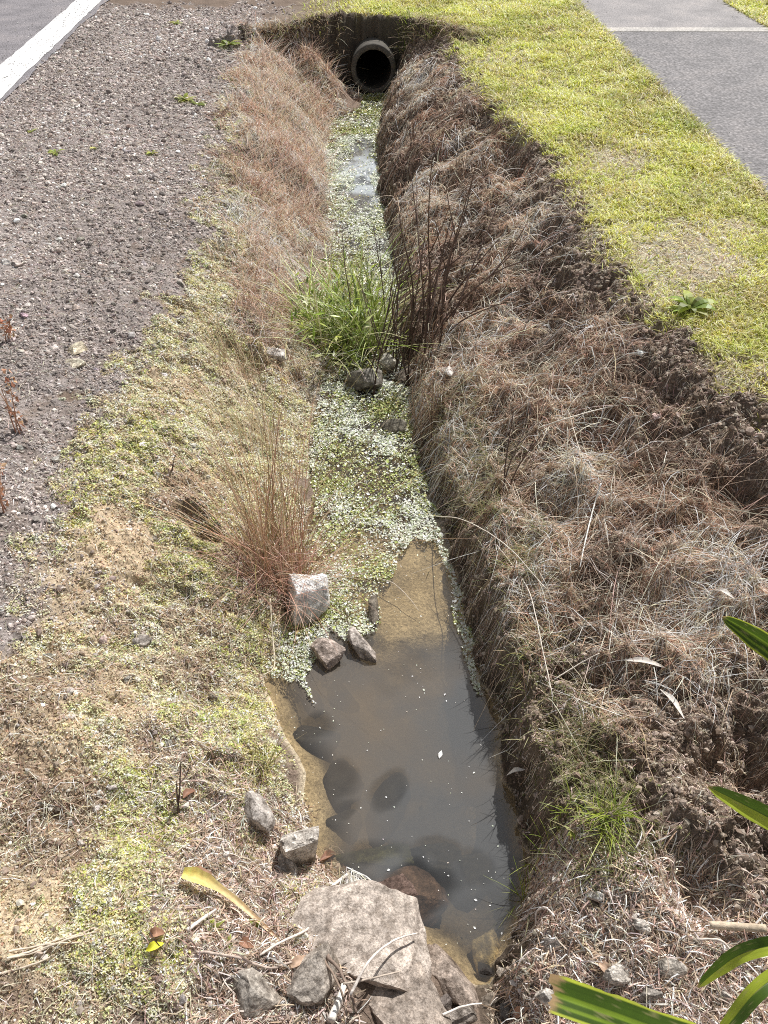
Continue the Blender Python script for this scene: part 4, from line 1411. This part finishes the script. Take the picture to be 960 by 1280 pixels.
REED = [(.28, .37, .06), (.40, .47, .10), (.17, .23, .05), (.52, .57, .22), (.66, .66, .38)]
b = at_z(432, 430, ZW)
q = 380
aa, rr_ = rng.uniform(0, 6.283, q), np.sqrt(rng.random(q))
zz = rng.random(q) ** .8 * .36 + .02
pts = np.stack([np.cos(aa) * rr_ * .27 - .05, np.sin(aa) * rr_ * .42 + .05, zz], -1)
lfs = leaflets(pts, unit(np.array([0, -.25, .9]) + rng.normal(0, .55, (q, 3))), rng.uniform(.012, .024, q), pick(REED + [(.10, .14, .03), (.08, .11, .025)], q, .12, .3), 3.4)
plant('reed_clump', 'green reed clump growing in the channel in mid ditch', 'reeds', b, [
    ('leaves', [tuft_part(b[0], b[1], 150, (.22, .58), .24, REED, (.006, .013), (.1, .5), (.05, .6), 1.6, 1.3, 8, ZW),
                tuft_part(b[0] - .14, b[1] - .05, 150, (.12, .46), .24, REED, (.006, .012), (.2, .8), (.2, .9), 2.6, 1.2, 8, ZW),
                tuft_part(b[0] + .04, b[1] + .35, 110, (.2, .5), .16, REED, (.004, .008), (.1, .5), (.1, .6), 1.6, 1.2, 8, ZW)], M_flax),
    ('side_leaves', lfs, M_flax),
    ('stray_leaves', tuft_part(b[0] - .05, b[1] - .12, 110, (.15, .5), .34, REED + [(.62, .60, .36)], (.006, .014), (.4, 1.3), (.2, .9), 0, 3.1, 8, ZW), M_flax),
    ('dead_leaves', tuft_part(b[0], b[1] - .06, 160, (.12, .34), .22, [(.30, .24, .16), (.5, .44, .33), (.2, .16, .1)], (.003, .006), (.3, 1.1), (.3, 1.0), 0, 3.1, 7, ZW), M_straw)])


def stems(base, n, L, rad, ang, aj, col0, col1, r0, spread=.6, branch=.5):
    parts = []
    for k in range(n):
        a = rng.normal(ang, aj)
        bx, by = base[0] + rng.normal(0, rad), base[1] + rng.normal(0, rad)
        l = rng.uniform(*L)
        ln = abs(rng.normal(0, spread))
        pts = [(bx, by, float(G(bx, by)) - .01)]
        cur = np.array(pts[0])
        d = np.array([math.cos(a) * ln, math.sin(a) * ln, 1.0])
        for q in range(4):
            d = d + rng.normal(0, .10, 3) + np.array([math.cos(a) * .06, math.sin(a) * .06, -.03])
            cur = cur + d / np.linalg.norm(d) * l / 4
            pts.append(cur)
        sp = spline(pts, 12)
        rr = np.linspace(r0, r0 * .45, 12)
        parts.append(tube(sp - np.array(base), rr, 6, col0, col1))
        if rng.random() < branch:
            q = rng.integers(5, 9)
            d2 = unit((sp[q + 1] - sp[q]) / np.linalg.norm(sp[q + 1] - sp[q]) + rng.normal(0, .4, 3))
            sp2 = spline([sp[q], sp[q] + d2 * l * .16, sp[q] + d2 * l * .30 + np.array([0, 0, .03])], 7)
            parts.append(tube(sp2 - np.array(base), np.linspace(r0 * .6, r0 * .3, 7), 6, col0, col1))
    return join(parts)


b = np.append(at_z(516, 452, -.58)[:2], 0)
b[2] = G(b[0], b[1])
plant('stem_clump', 'clump of dark reddish brown bare stems right of the green reeds', 'dead shrub', b,
      [('stems', stems(b, 24, (.45, 1.0), .13, .9, .7, (.05, .032, .025), (.14, .09, .07), .0055, .48), M_wood)])
b = np.append(at_z(486, 440, -.6)[:2], 0)
b[2] = max(G(b[0], b[1]), ZW)
plant('stem_clump', 'fan of grey bare stems standing among the green reeds', 'dead shrub', b,
      [('stems', stems(b, 14, (.40, .85), .08, 1.5, .6, (.05, .036, .026), (.15, .11, .085), .0052, .40), M_wood)])
for (px, py, lab, n, L, c1) in [
        (632, 612, 'dark dead weed stem standing on the right bank in the dry grass', 3, (.25, .36), (.12, .08, .065)),
        (527, 560, 'leaning dry brown stems at the right edge of the weed', 9, (.18, .42), (.38, .26, .17)),
        (540, 440, 'pair of thin dead stems on the right bank beside the shrub', 5, (.2, .45), (.3, .2, .15)),
        (505, 200, 'dry weed stalk standing on the far right bank before the pipe', 4, (.2, .4), (.2, .13, .1)),
        (226, 1028, 'forked dark dead stalk standing on the left bank', 2, (.14, .2), (.11, .075, .065)),
        (215, 590, 'short dark dead stalk on the left moss bank', 1, (.08, .1), (.12, .09, .08))]:
    b = ground_px(px, py)
    plant('dead_stalk', lab, 'dead stalk', b, [('stems', stems(b, n, L, .012 if n < 4 else .04, 1.3, .5, (.09, .06, .05), c1, .0036, .18), M_wood)])

SHOOT = [(.34, .42, .06), (.42, .50, .09), (.27, .34, .05), (.5, .52, .2)]
for (px, py, n, L, rad, lab) in [
        (762, 1018, 130, (.04, .11), .045, 'largest bright green grass tuft on the right bank'),
        (702, 1022, 60, (.02, .065), .035, 'small bright green tuft just left of the largest tuft'),
        (768, 1058, 40, (.02, .06), .03, 'low green tuft just below the largest tuft'),
        (676, 1068, 34, (.03, .10), .025, 'thin green tuft low on the right bank at the edge of the litter'),
        (648, 1128, 46, (.04, .12), .03, 'green grass blades hanging over the right edge of the pool'),
        (652, 830, 40, (.03, .08), .04, 'olive grass tuft above the water on the right bank'),
        (650, 700, 50, (.03, .09), .05, 'faint olive tuft in dry grass above the weed edge'),
        (325, 955, 60, (.04, .13), .05, 'grass tuft with tan tips on the left edge of the pool'),
        (315, 615, 8, (.06, .10), .008, 'single green shoot beside the tall dry grass tuft'),
        (345, 150, 40, (.04, .12), .06, 'olive grass tuft on the far left bank'),
        (505, 48, 60, (.06, .18), .08, 'green grass tuft hanging over the ditch head above the pipe'),
        (540, 40, 50, (.06, .14), .07, 'green grass tuft at the right corner of the ditch head'),
        (300, 1070, 40, (.02, .07), .03, 'brownish grass tuft in the litter above the yellow leaf')]:
    b = ground_px(px, py)
    pal = SHOOT if 'green' in lab else [(.36, .34, .13), (.46, .40, .2), (.28, .27, .09)]
    plant('grass_tuft', lab, 'grass tuft', b, [('blades', tuft_part(b[0], b[1], n, L, rad, pal, (.0022, .0042) if b[1] < 4 else (.005, .009), (.1, .8), (.1, .8), -1.5, 1.8, 6), M_grass)])


def rosette(base, n, L, wd, pal, up=.6):
    parts = []
    for k in range(n):
        a = rng.uniform(0, 6.283)
        l = rng.uniform(*L)
        el = rng.uniform(.1, up)
        t = np.linspace(0, 1, 6)
        P = np.stack([np.cos(a) * l * t, np.sin(a) * l * t, l * (el * 1.6 * t - el * 1.2 * t * t) + .004], -1)[None]
        s = np.array([[-math.sin(a), math.cos(a), rng.normal(0, .2)]])
        c = pick(pal, 1)
        parts.append(ribbons(P, unit(s), np.array([l * wd]), c * .7, c, np.array([.25, .75, 1, .95, .6, .1])))
    return join(parts)


for (px, py, n, s) in [(222, 30, 10, .12), (285, 57, 16, .16), (232, 125, 14, .12), (246, 132, 10, .09), (190, 192, 10, .06), (70, 192, 9, .07), (40, 165, 8, .06), (120, 186, 7, .05)]:
    b = ground_px(px, py)
    plant('weed', 'small yellow green weed sprouting from the gravel shoulder', 'weed', b,
          [('leaves', rosette(b, n, (s * .5, s), .34, [(.36, .42, .10), (.44, .46, .16), (.28, .33, .08)]), M_grass)], 'weeds sprouting from the gravel shoulder')
for (px, py, n, s, lab) in [(862, 388, 26, .13, 'dark green broad weed at the lawn edge above the bare right bank'),
                            (120 * 1 + 595, 1040, 9, .03, 'tiny green seedling on the right bank beside the litter'),
                            (268, 1162, 8, .035, 'pale green seedling in litter left of the yellow leaf stem'),
                            (321, 1161, 8, .035, 'pale green seedling at the tip of the long yellow leaf'),
                            (285, 1181, 6, .025, 'tiny pale seedling in litter below the long yellow leaf')]:
    b = ground_px(px, py)
    plant('weed', lab, 'weed', b, [('leaves', rosette(b, n, (s * .5, s), .32, [(.30, .36, .07), (.40, .45, .11), (.22, .28, .06)], .9), M_grass)])
for (px, py, h, lab) in [(26, 540, .26, 'rust red dried weed at the left edge on the gravel'), (4, 640, .20, 'orange brown dried weed cut by the left edge'), (12, 425, .10, 'low pinkish dried weed at the left edge on the gravel')]:
    b = ground_px(px, py)
    st = stems(b, 3, (h * .7, h), .008, 1.5, .4, (.25, .13, .09), (.42, .24, .15), .003, .2)
    q = 46
    zz = rng.uniform(.02, h, q)
    pts = np.stack([rng.normal(0, .014, q), zz * .35 + rng.normal(0, .012, q), zz], -1)
    lv = leaflets(pts, unit(rng.normal(0, 1, (q, 3))), rng.uniform(.010, .022, q), pick([(.46, .25, .15), (.36, .19, .12), (.54, .34, .22)], q))
    plant('dried_weed', lab, 'dried weed', b, [('stems', st, M_wood), ('leaves', lv, M_fallen)])


# ---- strap-leaved plant at the right of the frame
def strap(pts, wd, tipw=.08, fold=.25, n=60, blunt=False, dark=(.045, .085, .008), mid=(.15, .23, .02), edge=(.40, .46, .05), up=(0, 0, 1.), half=False):
    p = spline(pts, n)
    d = unit(np.gradient(p, axis=0))
    s = unit(np.cross(d, np.array(up)))
    nn = np.cross(s, d)
    t = np.linspace(0, 1, n)
    prof = np.interp(t, [0, .06, .25, .6, 1], [1, 1, 1, .95, .8] if blunt else [tipw, .42, .85, 1, .8])
    us = np.linspace(-1, 1, 23)
    cs = []
    for u_ in us:
        a_ = abs(u_)
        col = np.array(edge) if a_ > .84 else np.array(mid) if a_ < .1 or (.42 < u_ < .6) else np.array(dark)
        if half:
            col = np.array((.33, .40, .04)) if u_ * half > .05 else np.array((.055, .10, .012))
        cs.append(col * rng.uniform(.9, 1.1))
    V = p[:, None] + s[:, None] * (us[None, :, None] * (wd * .5 * prof)[:, None, None]) + nn[:, None] * (np.abs(us)[None, :, None] * (wd * .5 * prof * fold)[:, None, None])
    gu, gt = np.meshgrid(us, t)
    C = np.repeat(np.array(cs)[None], n, 0) * (1 + .18 * fbm(gu * 2, gt * 12, 1, 3, 5))[:, :, None]
    brown = sstep(.035, .0, t[:, None] + .03 * fbm(gu * 7, gt * 3, 1, 2, 8) - (.008 if blunt else .0))[:, :, None]
    spot = sstep(.5, .6, fbm(gu * 5, gt * 40, 1, 2, 9))[:, :, None] * .35
    C = C * (1 - brown) + np.array([.34, .23, .12]) * brown
    C = C * (1 - spot) + np.array([.40, .34, .18]) * spot
    if blunt:
        V[0] += d[0] * (fbm(us * 4, us * 0, 1, 3, 4) * .010)[:, None]
        V[:, 0] += s * (fbm(t * 30, t * 0, 1, 3, 6) * .0022)[:, None]
    m = len(us)
    i = np.arange(n * m).reshape(n, m)
    F = np.stack([i[:-1, :-1], i[:-1, 1:], i[1:, 1:], i[1:, :-1]], -1).reshape(-1, 4)
    return V.reshape(-1, 3), F, C.reshape(-1, 3)


bx, by = 1.02, .62
B = np.array([bx, by, float(G(bx, by))])
fl = thing('strap_leaf_plant', 'green strap leaved plant reaching in from the right edge', 'plant', B)
D = at_depth
leafs = [
    ('broad strap leaf with a cut blunt end at the bottom', [D(688, 1241, 1.12), D(760, 1266, 1.12), D(860, 1300, 1.15), D(1000, 1335, 1.25), B + [0, -.05, .35], B], .050, True, (0, -.15, 1), 0),
    ('strap leaf with pointed tip at upper right', [D(903, 771, 1.55), D(935, 790, 1.52), D(985, 825, 1.48), D(1060, 890, 1.5), B + [.03, .1, .3], B], .052, False, (-.5, -.9, .6), 0),
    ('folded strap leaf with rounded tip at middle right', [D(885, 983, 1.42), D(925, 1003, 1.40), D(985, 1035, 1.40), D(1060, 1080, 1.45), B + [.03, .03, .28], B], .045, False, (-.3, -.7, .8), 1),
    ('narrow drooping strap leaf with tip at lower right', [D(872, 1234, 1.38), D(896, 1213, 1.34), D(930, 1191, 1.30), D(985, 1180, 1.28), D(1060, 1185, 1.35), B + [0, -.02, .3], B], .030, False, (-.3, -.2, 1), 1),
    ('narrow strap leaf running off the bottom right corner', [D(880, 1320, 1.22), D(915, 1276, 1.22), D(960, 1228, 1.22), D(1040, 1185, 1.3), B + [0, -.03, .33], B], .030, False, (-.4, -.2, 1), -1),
]
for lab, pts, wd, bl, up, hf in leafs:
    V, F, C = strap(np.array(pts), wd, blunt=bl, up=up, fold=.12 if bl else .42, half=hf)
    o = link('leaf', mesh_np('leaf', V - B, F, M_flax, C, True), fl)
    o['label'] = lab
for k in range(7):
    a = rng.uniform(-1.0, 1.1)
    L = rng.uniform(.7, 1.0)
    pts = [B + np.array([math.cos(a) * L * q * .75 + .02, math.sin(a) * L * q * .55, L * (1.05 * q - .72 * q * q)]) for q in (1, .75, .5, .25, 0)]
    V, F, C = strap(np.array(pts), .048, fold=.3)
    link('leaf', mesh_np('leaf', V - B, F, M_flax, C, True), fl)


# ---- fallen leaves
def fallen(name, label, cat, pts, wd, c0, c1, group=None, fold=.3, n=18, parent=None, prof=(.1, .7, 1, .7, .08)):
    p = spline(pts, n)
    d = unit(np.gradient(p, axis=0))
    s = unit(np.cross(d, np.array([0, 0, 1.0])))
    nn = np.cross(s, d)
    t = np.linspace(0, 1, n)
    w_ = wd * np.interp(t, np.linspace(0, 1, len(prof)), prof)
    us = np.array([-1, -.5, 0, .5, 1])
    wob = fbm(t * 6 + wd * 90, t * 0, 1, 3, 7)
    V = p[:, None] + s[:, None] * (us[None, :, None] * (w_ * .5 * (1 + .3 * wob))[:, None, None]) + nn[:, None] * ((np.abs(us) * .8)[None, :, None] * (w_ * fold * (1 + wob))[:, None, None])
    C = np.array(c0) * (1 - t)[:, None] + np.array(c1) * t[:, None]
    C = np.repeat(C[:, None], 5, 1) * (1 + rng.normal(0, .08, (n, 5, 1)))
    i = np.arange(n * 5).reshape(n, 5)
    F = np.stack([i[:-1, :-1], i[:-1, 1:], i[1:, 1:], i[1:, :-1]], -1).reshape(-1, 4)
    o0 = p[n // 2]
    o = link(name, mesh_np(name, V.reshape(-1, 3) - o0, F, M_fallen, C.reshape(-1, 3), True), None, o0)
    return tag(o, label, cat, group)


def gp(px, py, h=.012):
    p = ground_px(px, py)
    p[2] += h
    return p


fallen('fallen_leaf', 'long yellow fallen strap leaf withered to brown at its lower end', 'leaf', [gp(231, 1099, .035), gp(255, 1108, .05), gp(280, 1121, .05), gp(308, 1142, .04), gp(350, 1178, .016)], .037,
       (.70, .58, .17), (.58, .42, .30), prof=(.7, 1, .9, .62, .5, .36, .12), n=26, fold=.5)
fallen('fallen_leaf', 'small bright yellow leaf on the moss at lower left', 'leaf', [gp(184, 1190), gp(195, 1186, .02), gp(206, 1181)], .022, (.72, .66, .05), (.66, .62, .06))
BR = [(.36, .20, .13), (.46, .29, .20), (.28, .15, .10), (.52, .37, .27)]
lv = [((188, 1172), (207, 1168), 'dark brown curled leaf above the small yellow leaf', 0), ((300, 1180), (318, 1186), 'brown curled leaf in the litter below the long yellow leaf', 0),
      ((362, 1212), (388, 1198), 'tan curled leaf resting on the grey slab rock', 3), ((408, 1180), (424, 1170), 'pale tan leaf left of the large boulder', 3),
      ((236, 1092), (268, 1096), 'brown leaf scraps at the upper end of the long yellow leaf', 1), ((640, 1274), (660, 1262), 'rust orange leaf at the bottom edge beside the white stone', 1),
      ((812, 672), (836, 668), 'pinkish brown leaf in the dry grass of the right bank', 3), ((575, 556), (592, 548), 'reddish curled leaf low on the right bank by the weed', 1),
      ((748, 1206), (760, 1222), 'tan leaf in the litter above the cut strap leaf', 3), ((286, 680), (308, 688), 'dark red leaf at the foot of the tall dry tuft', 2),
      ((230, 1000), (245, 990), 'brown leaf by the forked dead stalk', 2), ((420, 1068), (400, 1078), 'brown leaf at the water edge right of the block shaped rock', 2)]
for (a, b_, lab, ci) in lv:
    m_ = ((a[0] + b_[0]) / 2, (a[1] + b_[1]) / 2)
    fallen('fallen_leaf', lab, 'leaf', [gp(*a), gp(*m_, .024), gp(*b_)], .026, BR[ci], np.array(BR[ci]) * .75, fold=.4)
WH = (.66, .61, .56)
for (a, b_, wd, lab) in [((778, 832), (830, 842), .024, 'pale strip of bark lying in dry grass on the right bank'), ((822, 868), (852, 905), .020, 'curled whitish dead leaf below the pale bark strip'),
                         ((884, 745), (915, 756), .022, 'whitish dead leaf at the right beside the pointed strap leaf'), ((632, 975), (655, 968), .018, 'pale curled leaf scrap at the foot of the right bank above the pool')]:
    m_ = ((a[0] + b_[0]) / 2, (a[1] + b_[1]) / 2)
    fallen('fallen_leaf', lab, 'leaf', [gp(*a, .03), gp(*m_, .045), gp(*b_, .03)], wd, WH, np.array(WH) * .85, fold=.35)
a, b_ = at_z(549, 948, ZW + .003), at_z(552, 938, ZW + .004)
fallen('petal', 'white petal floating alone in the middle of the pool', 'petal', [a, (a + b_) / 2 + [0, 0, .002], b_], .014, (.75, .70, .66), (.75, .70, .66), fold=.15)


# ---- twigs, roots, canes
def twig(name, label, cat, pts, r0, r1, c0, c1=None, group=None, n=24, knob=.5):
    P = spline([gp(q[0], q[1], q[2] if len(q) > 2 else .01) for q in pts], n)
    V, F, C = tube(P, np.linspace(r0, r1, n), 8, c0, c1)
    V = V + (fbm(V[:, 0] + V[:, 2], V[:, 1] - V[:, 2], 55, 2, 6) * r0 * knob)[:, None]
    o0 = P[n // 2]
    o = link(name, mesh_np(name, V - o0, F, M_wood, C, True), None, o0)
    return tag(o, label, cat, group)


twig('root', 'pale curved root looping through the moss left of the large boulder', 'root', [(436, 1100, .05), (415, 1114, .03), (402, 1130, .02), (394, 1150, .02), (383, 1166, .02), (350, 1182, .02), (325, 1196, .01)], .0050, .0028, (.62, .56, .49), (.56, .49, .43))
twig('cane', 'cut tan cane lying on the right bank above the narrow drooping leaf', 'cane', [(880, 1165, .050), (952, 1167, .035)], .0095, .0095, (.50, .41, .31), (.42, .34, .25), n=16, knob=.08)
twig('stick', 'pale splintered stick at the bottom edge left of the boulder', 'stick', [(414, 1280, .03), (424, 1255, .03), (430, 1236, .03)], .011, .008, (.66, .60, .54), n=12)
twig('twig', 'dark twig draped over the left side of the large boulder', 'twig', [(410, 1204, .06), (424, 1222, .07), (436, 1245, .08), (446, 1275, .06)], .0045, .003, (.20, .15, .12))
twig('twig', 'second dark twig crossing the slab rock and boulder', 'twig', [(405, 1206, .05), (418, 1228, .06), (428, 1250, .07), (434, 1278, .06)], .0038, .0026, (.24, .18, .14))
twig('twig', 'pale dead twig lying across the top of the large boulder', 'twig', [(440, 1262, .13), (462, 1225, .15), (490, 1200, .15), (520, 1188, .14)], .004, .0022, (.56, .50, .45))
twig('twig', 'thin pale twig across the bottom boulder', 'twig', [(430, 1245, .10), (470, 1243, .14), (500, 1236, .15)], .0028, .002, (.42, .35, .29))
twig('twig', 'whitish twig beside the slanted long rock at the bottom edge', 'twig', [(552, 1276, .06), (575, 1268, .07), (600, 1262, .06)], .0035, .002, (.62, .57, .52))
twig('root', 'pale hooked root on the litter edge right of the pool', 'root', [(690, 1150, .03), (678, 1143, .05), (668, 1148, .05), (668, 1160, .03)], .0032, .0025, (.60, .54, .50))
twig('twig', 'thin twig lying below the cut tan cane', 'twig', [(868, 1178, .02), (895, 1180, .03), (910, 1192, .02), (914, 1205, .01)], .003, .002, (.55, .48, .42))
twig('twig', 'long brown twig in the litter left of the boulder', 'twig', [(246, 1192, .015), (275, 1196, .02), (300, 1200, .02), (335, 1212, .015), (372, 1204, .02)], .0038, .0025, (.40, .32, .27))
twig('twig', 'pale twig in the litter below the long yellow leaf', 'twig', [(235, 1165, .015), (258, 1152, .03), (272, 1142, .03)], .0055, .003, (.58, .52, .47))
for k, pts in enumerate([[(-20, 1212), (40, 1192), (90, 1175), (125, 1166)], [(-20, 1205), (30, 1194), (70, 1178), (108, 1168)], [(-10, 1222), (40, 1208), (70, 1195)], [(-20, 1198), (20, 1190), (60, 1182), (100, 1180)], [(10, 1200), (50, 1190), (118, 1162)]]):
    twig('straw_stalk', 'dry straw stalk in the loose bundle at the lower left edge', 'straw', pts, .0030, .002, (.58, .50, .40), (.48, .40, .31), 'dry stalks bundled at the lower left edge')
twig('twig', 'thin twig arching over the weed edge into the pool', 'twig', [(462, 726, .03), (490, 740, .06), (510, 756, .05), (524, 770, .03)], .0016, .0010, (.55, .48, .40))
twig('twig', 'pale twig bent at the foot of the moss left of the pool corner', 'twig', [(340, 765, .08), (342, 800, .05), (344, 840, .04), (330, 850, .03)], .0030, .002, (.62, .55, .42))
twig('twig', 'long white dead stem lying down the right bank in dry grass', 'twig', [(748, 616, .05), (738, 650, .07), (728, 690, .07), (722, 720, .05)], .0032, .002, (.74, .69, .62))
twig('twig', 'long pale dead stem crossing the upper right bank', 'twig', [(672, 548, .06), (710, 540, .08), (748, 525, .06), (770, 518, .05)], .0030, .002, (.66, .6, .52))
twig('twig', 'long pale stem slanting from right bank towards the weed', 'twig', [(545, 655, .05), (580, 668, .08), (630, 700, .08), (680, 750, .06)], .0022, .0016, (.6, .54, .46))
twig('twig', 'whitish crooked stem hanging above the pool on the right bank', 'twig', [(620, 690, .04), (655, 745, .06), (668, 790, .06), (676, 830, .06), (688, 880, .05)], .0024, .0016, (.6, .54, .47))
twig('twig', 'small forked twig on the right bank above the largest green tuft', 'twig', [(690, 860, .05), (720, 845, .07), (745, 830, .06)], .0022, .0016, (.58, .52, .45))

# bundle of pale fibres on the boulder's corner
q = 70
p0 = at_world(438, 1105) + [0, 0, .07]
p1 = at_world(448, 1142) + [0, 0, .05]
t = np.linspace(0, 1, 7)
P = []
for k in range(q):
    a = p0 + rng.normal(0, .012, 3)
    c_ = p1 + rng.normal(0, .022, 3) * [1.4, 1, .5]
    m_ = (a + c_) / 2 + [rng.normal(.01, .02), rng.normal(0, .01), rng.uniform(.0, .03)]
    P.append(spline([a, m_, c_], 7))
P = np.array(P)
c = pick(PALE, q)
V, F, C = ribbons(P - p0, unit(rng.normal(0, 1, (q, 3))), rng.uniform(.002, .0038, q), c, c * .8)
tag(link('fibre_bundle', mesh_np('fibre_bundle', V, F, M_straw, C), None, p0), 'bundle of pale dry fibres at the pool edge on the large boulder', 'dry grass')


# ------------------------------------------------------------------ light, sky, camera
SUN_EL, SUN_AZ = math.radians(48), math.radians(29)     # azimuth measured from +Y towards +X
sd = Vector((math.sin(SUN_AZ) * math.cos(SUN_EL), math.cos(SUN_AZ) * math.cos(SUN_EL), math.sin(SUN_EL)))
sl = bpy.data.lights.new('sun', 'SUN')
sl.energy = 5.0
sl.angle = math.radians(.5)
sl.color = (1.0, .975, .935)
so = bpy.data.objects.new('sun', sl)
COL.objects.link(so)
so.location = sd * 30
so.rotation_euler = (-sd).to_track_quat('-Z', 'Y').to_euler()

w = bpy.data.worlds.new('World')
SC.world = w
w.use_nodes = True
nt = w.node_tree
bg = nt.nodes['Background']
sky = nt.nodes.new('ShaderNodeTexSky')
sky.sky_type = 'NISHITA'
sky.sun_disc = False
sky.sun_elevation = SUN_EL
sky.sun_rotation = SUN_AZ
sky.air_density = 1.0
sky.dust_density = 1.5
hs = nt.nodes.new('ShaderNodeHueSaturation')
hs.inputs['Saturation'].default_value = .30
nt.links.new(sky.outputs[0], hs.inputs['Color'])
nt.links.new(hs.outputs[0], bg.inputs['Color'])
bg.inputs['Strength'].default_value = .088

cam = bpy.data.cameras.new('camera')
cam.sensor_fit = 'VERTICAL'
cam.sensor_height = 36
cam.lens = 36 * FPX / 1280
cam.clip_start = .02
cam.clip_end = 2000
co = bpy.data.objects.new('camera', cam)
COL.objects.link(co)
co.location = (0, 0, CAMZ)
co.rotation_euler = (math.pi / 2 - PITCH, 0, 0)
SC.camera = co
SC.view_settings.view_transform = 'Standard'
SC.view_settings.look = 'None'
SC.view_settings.exposure = 0
SC.render.engine = 'CYCLES'
SC.cycles.use_denoising = False
SC.cycles.filter_width = 1.0
SC.cycles.sample_clamp_indirect = 4
SC.cycles.max_bounces = 6
SC.cycles.transparent_max_bounces = 12
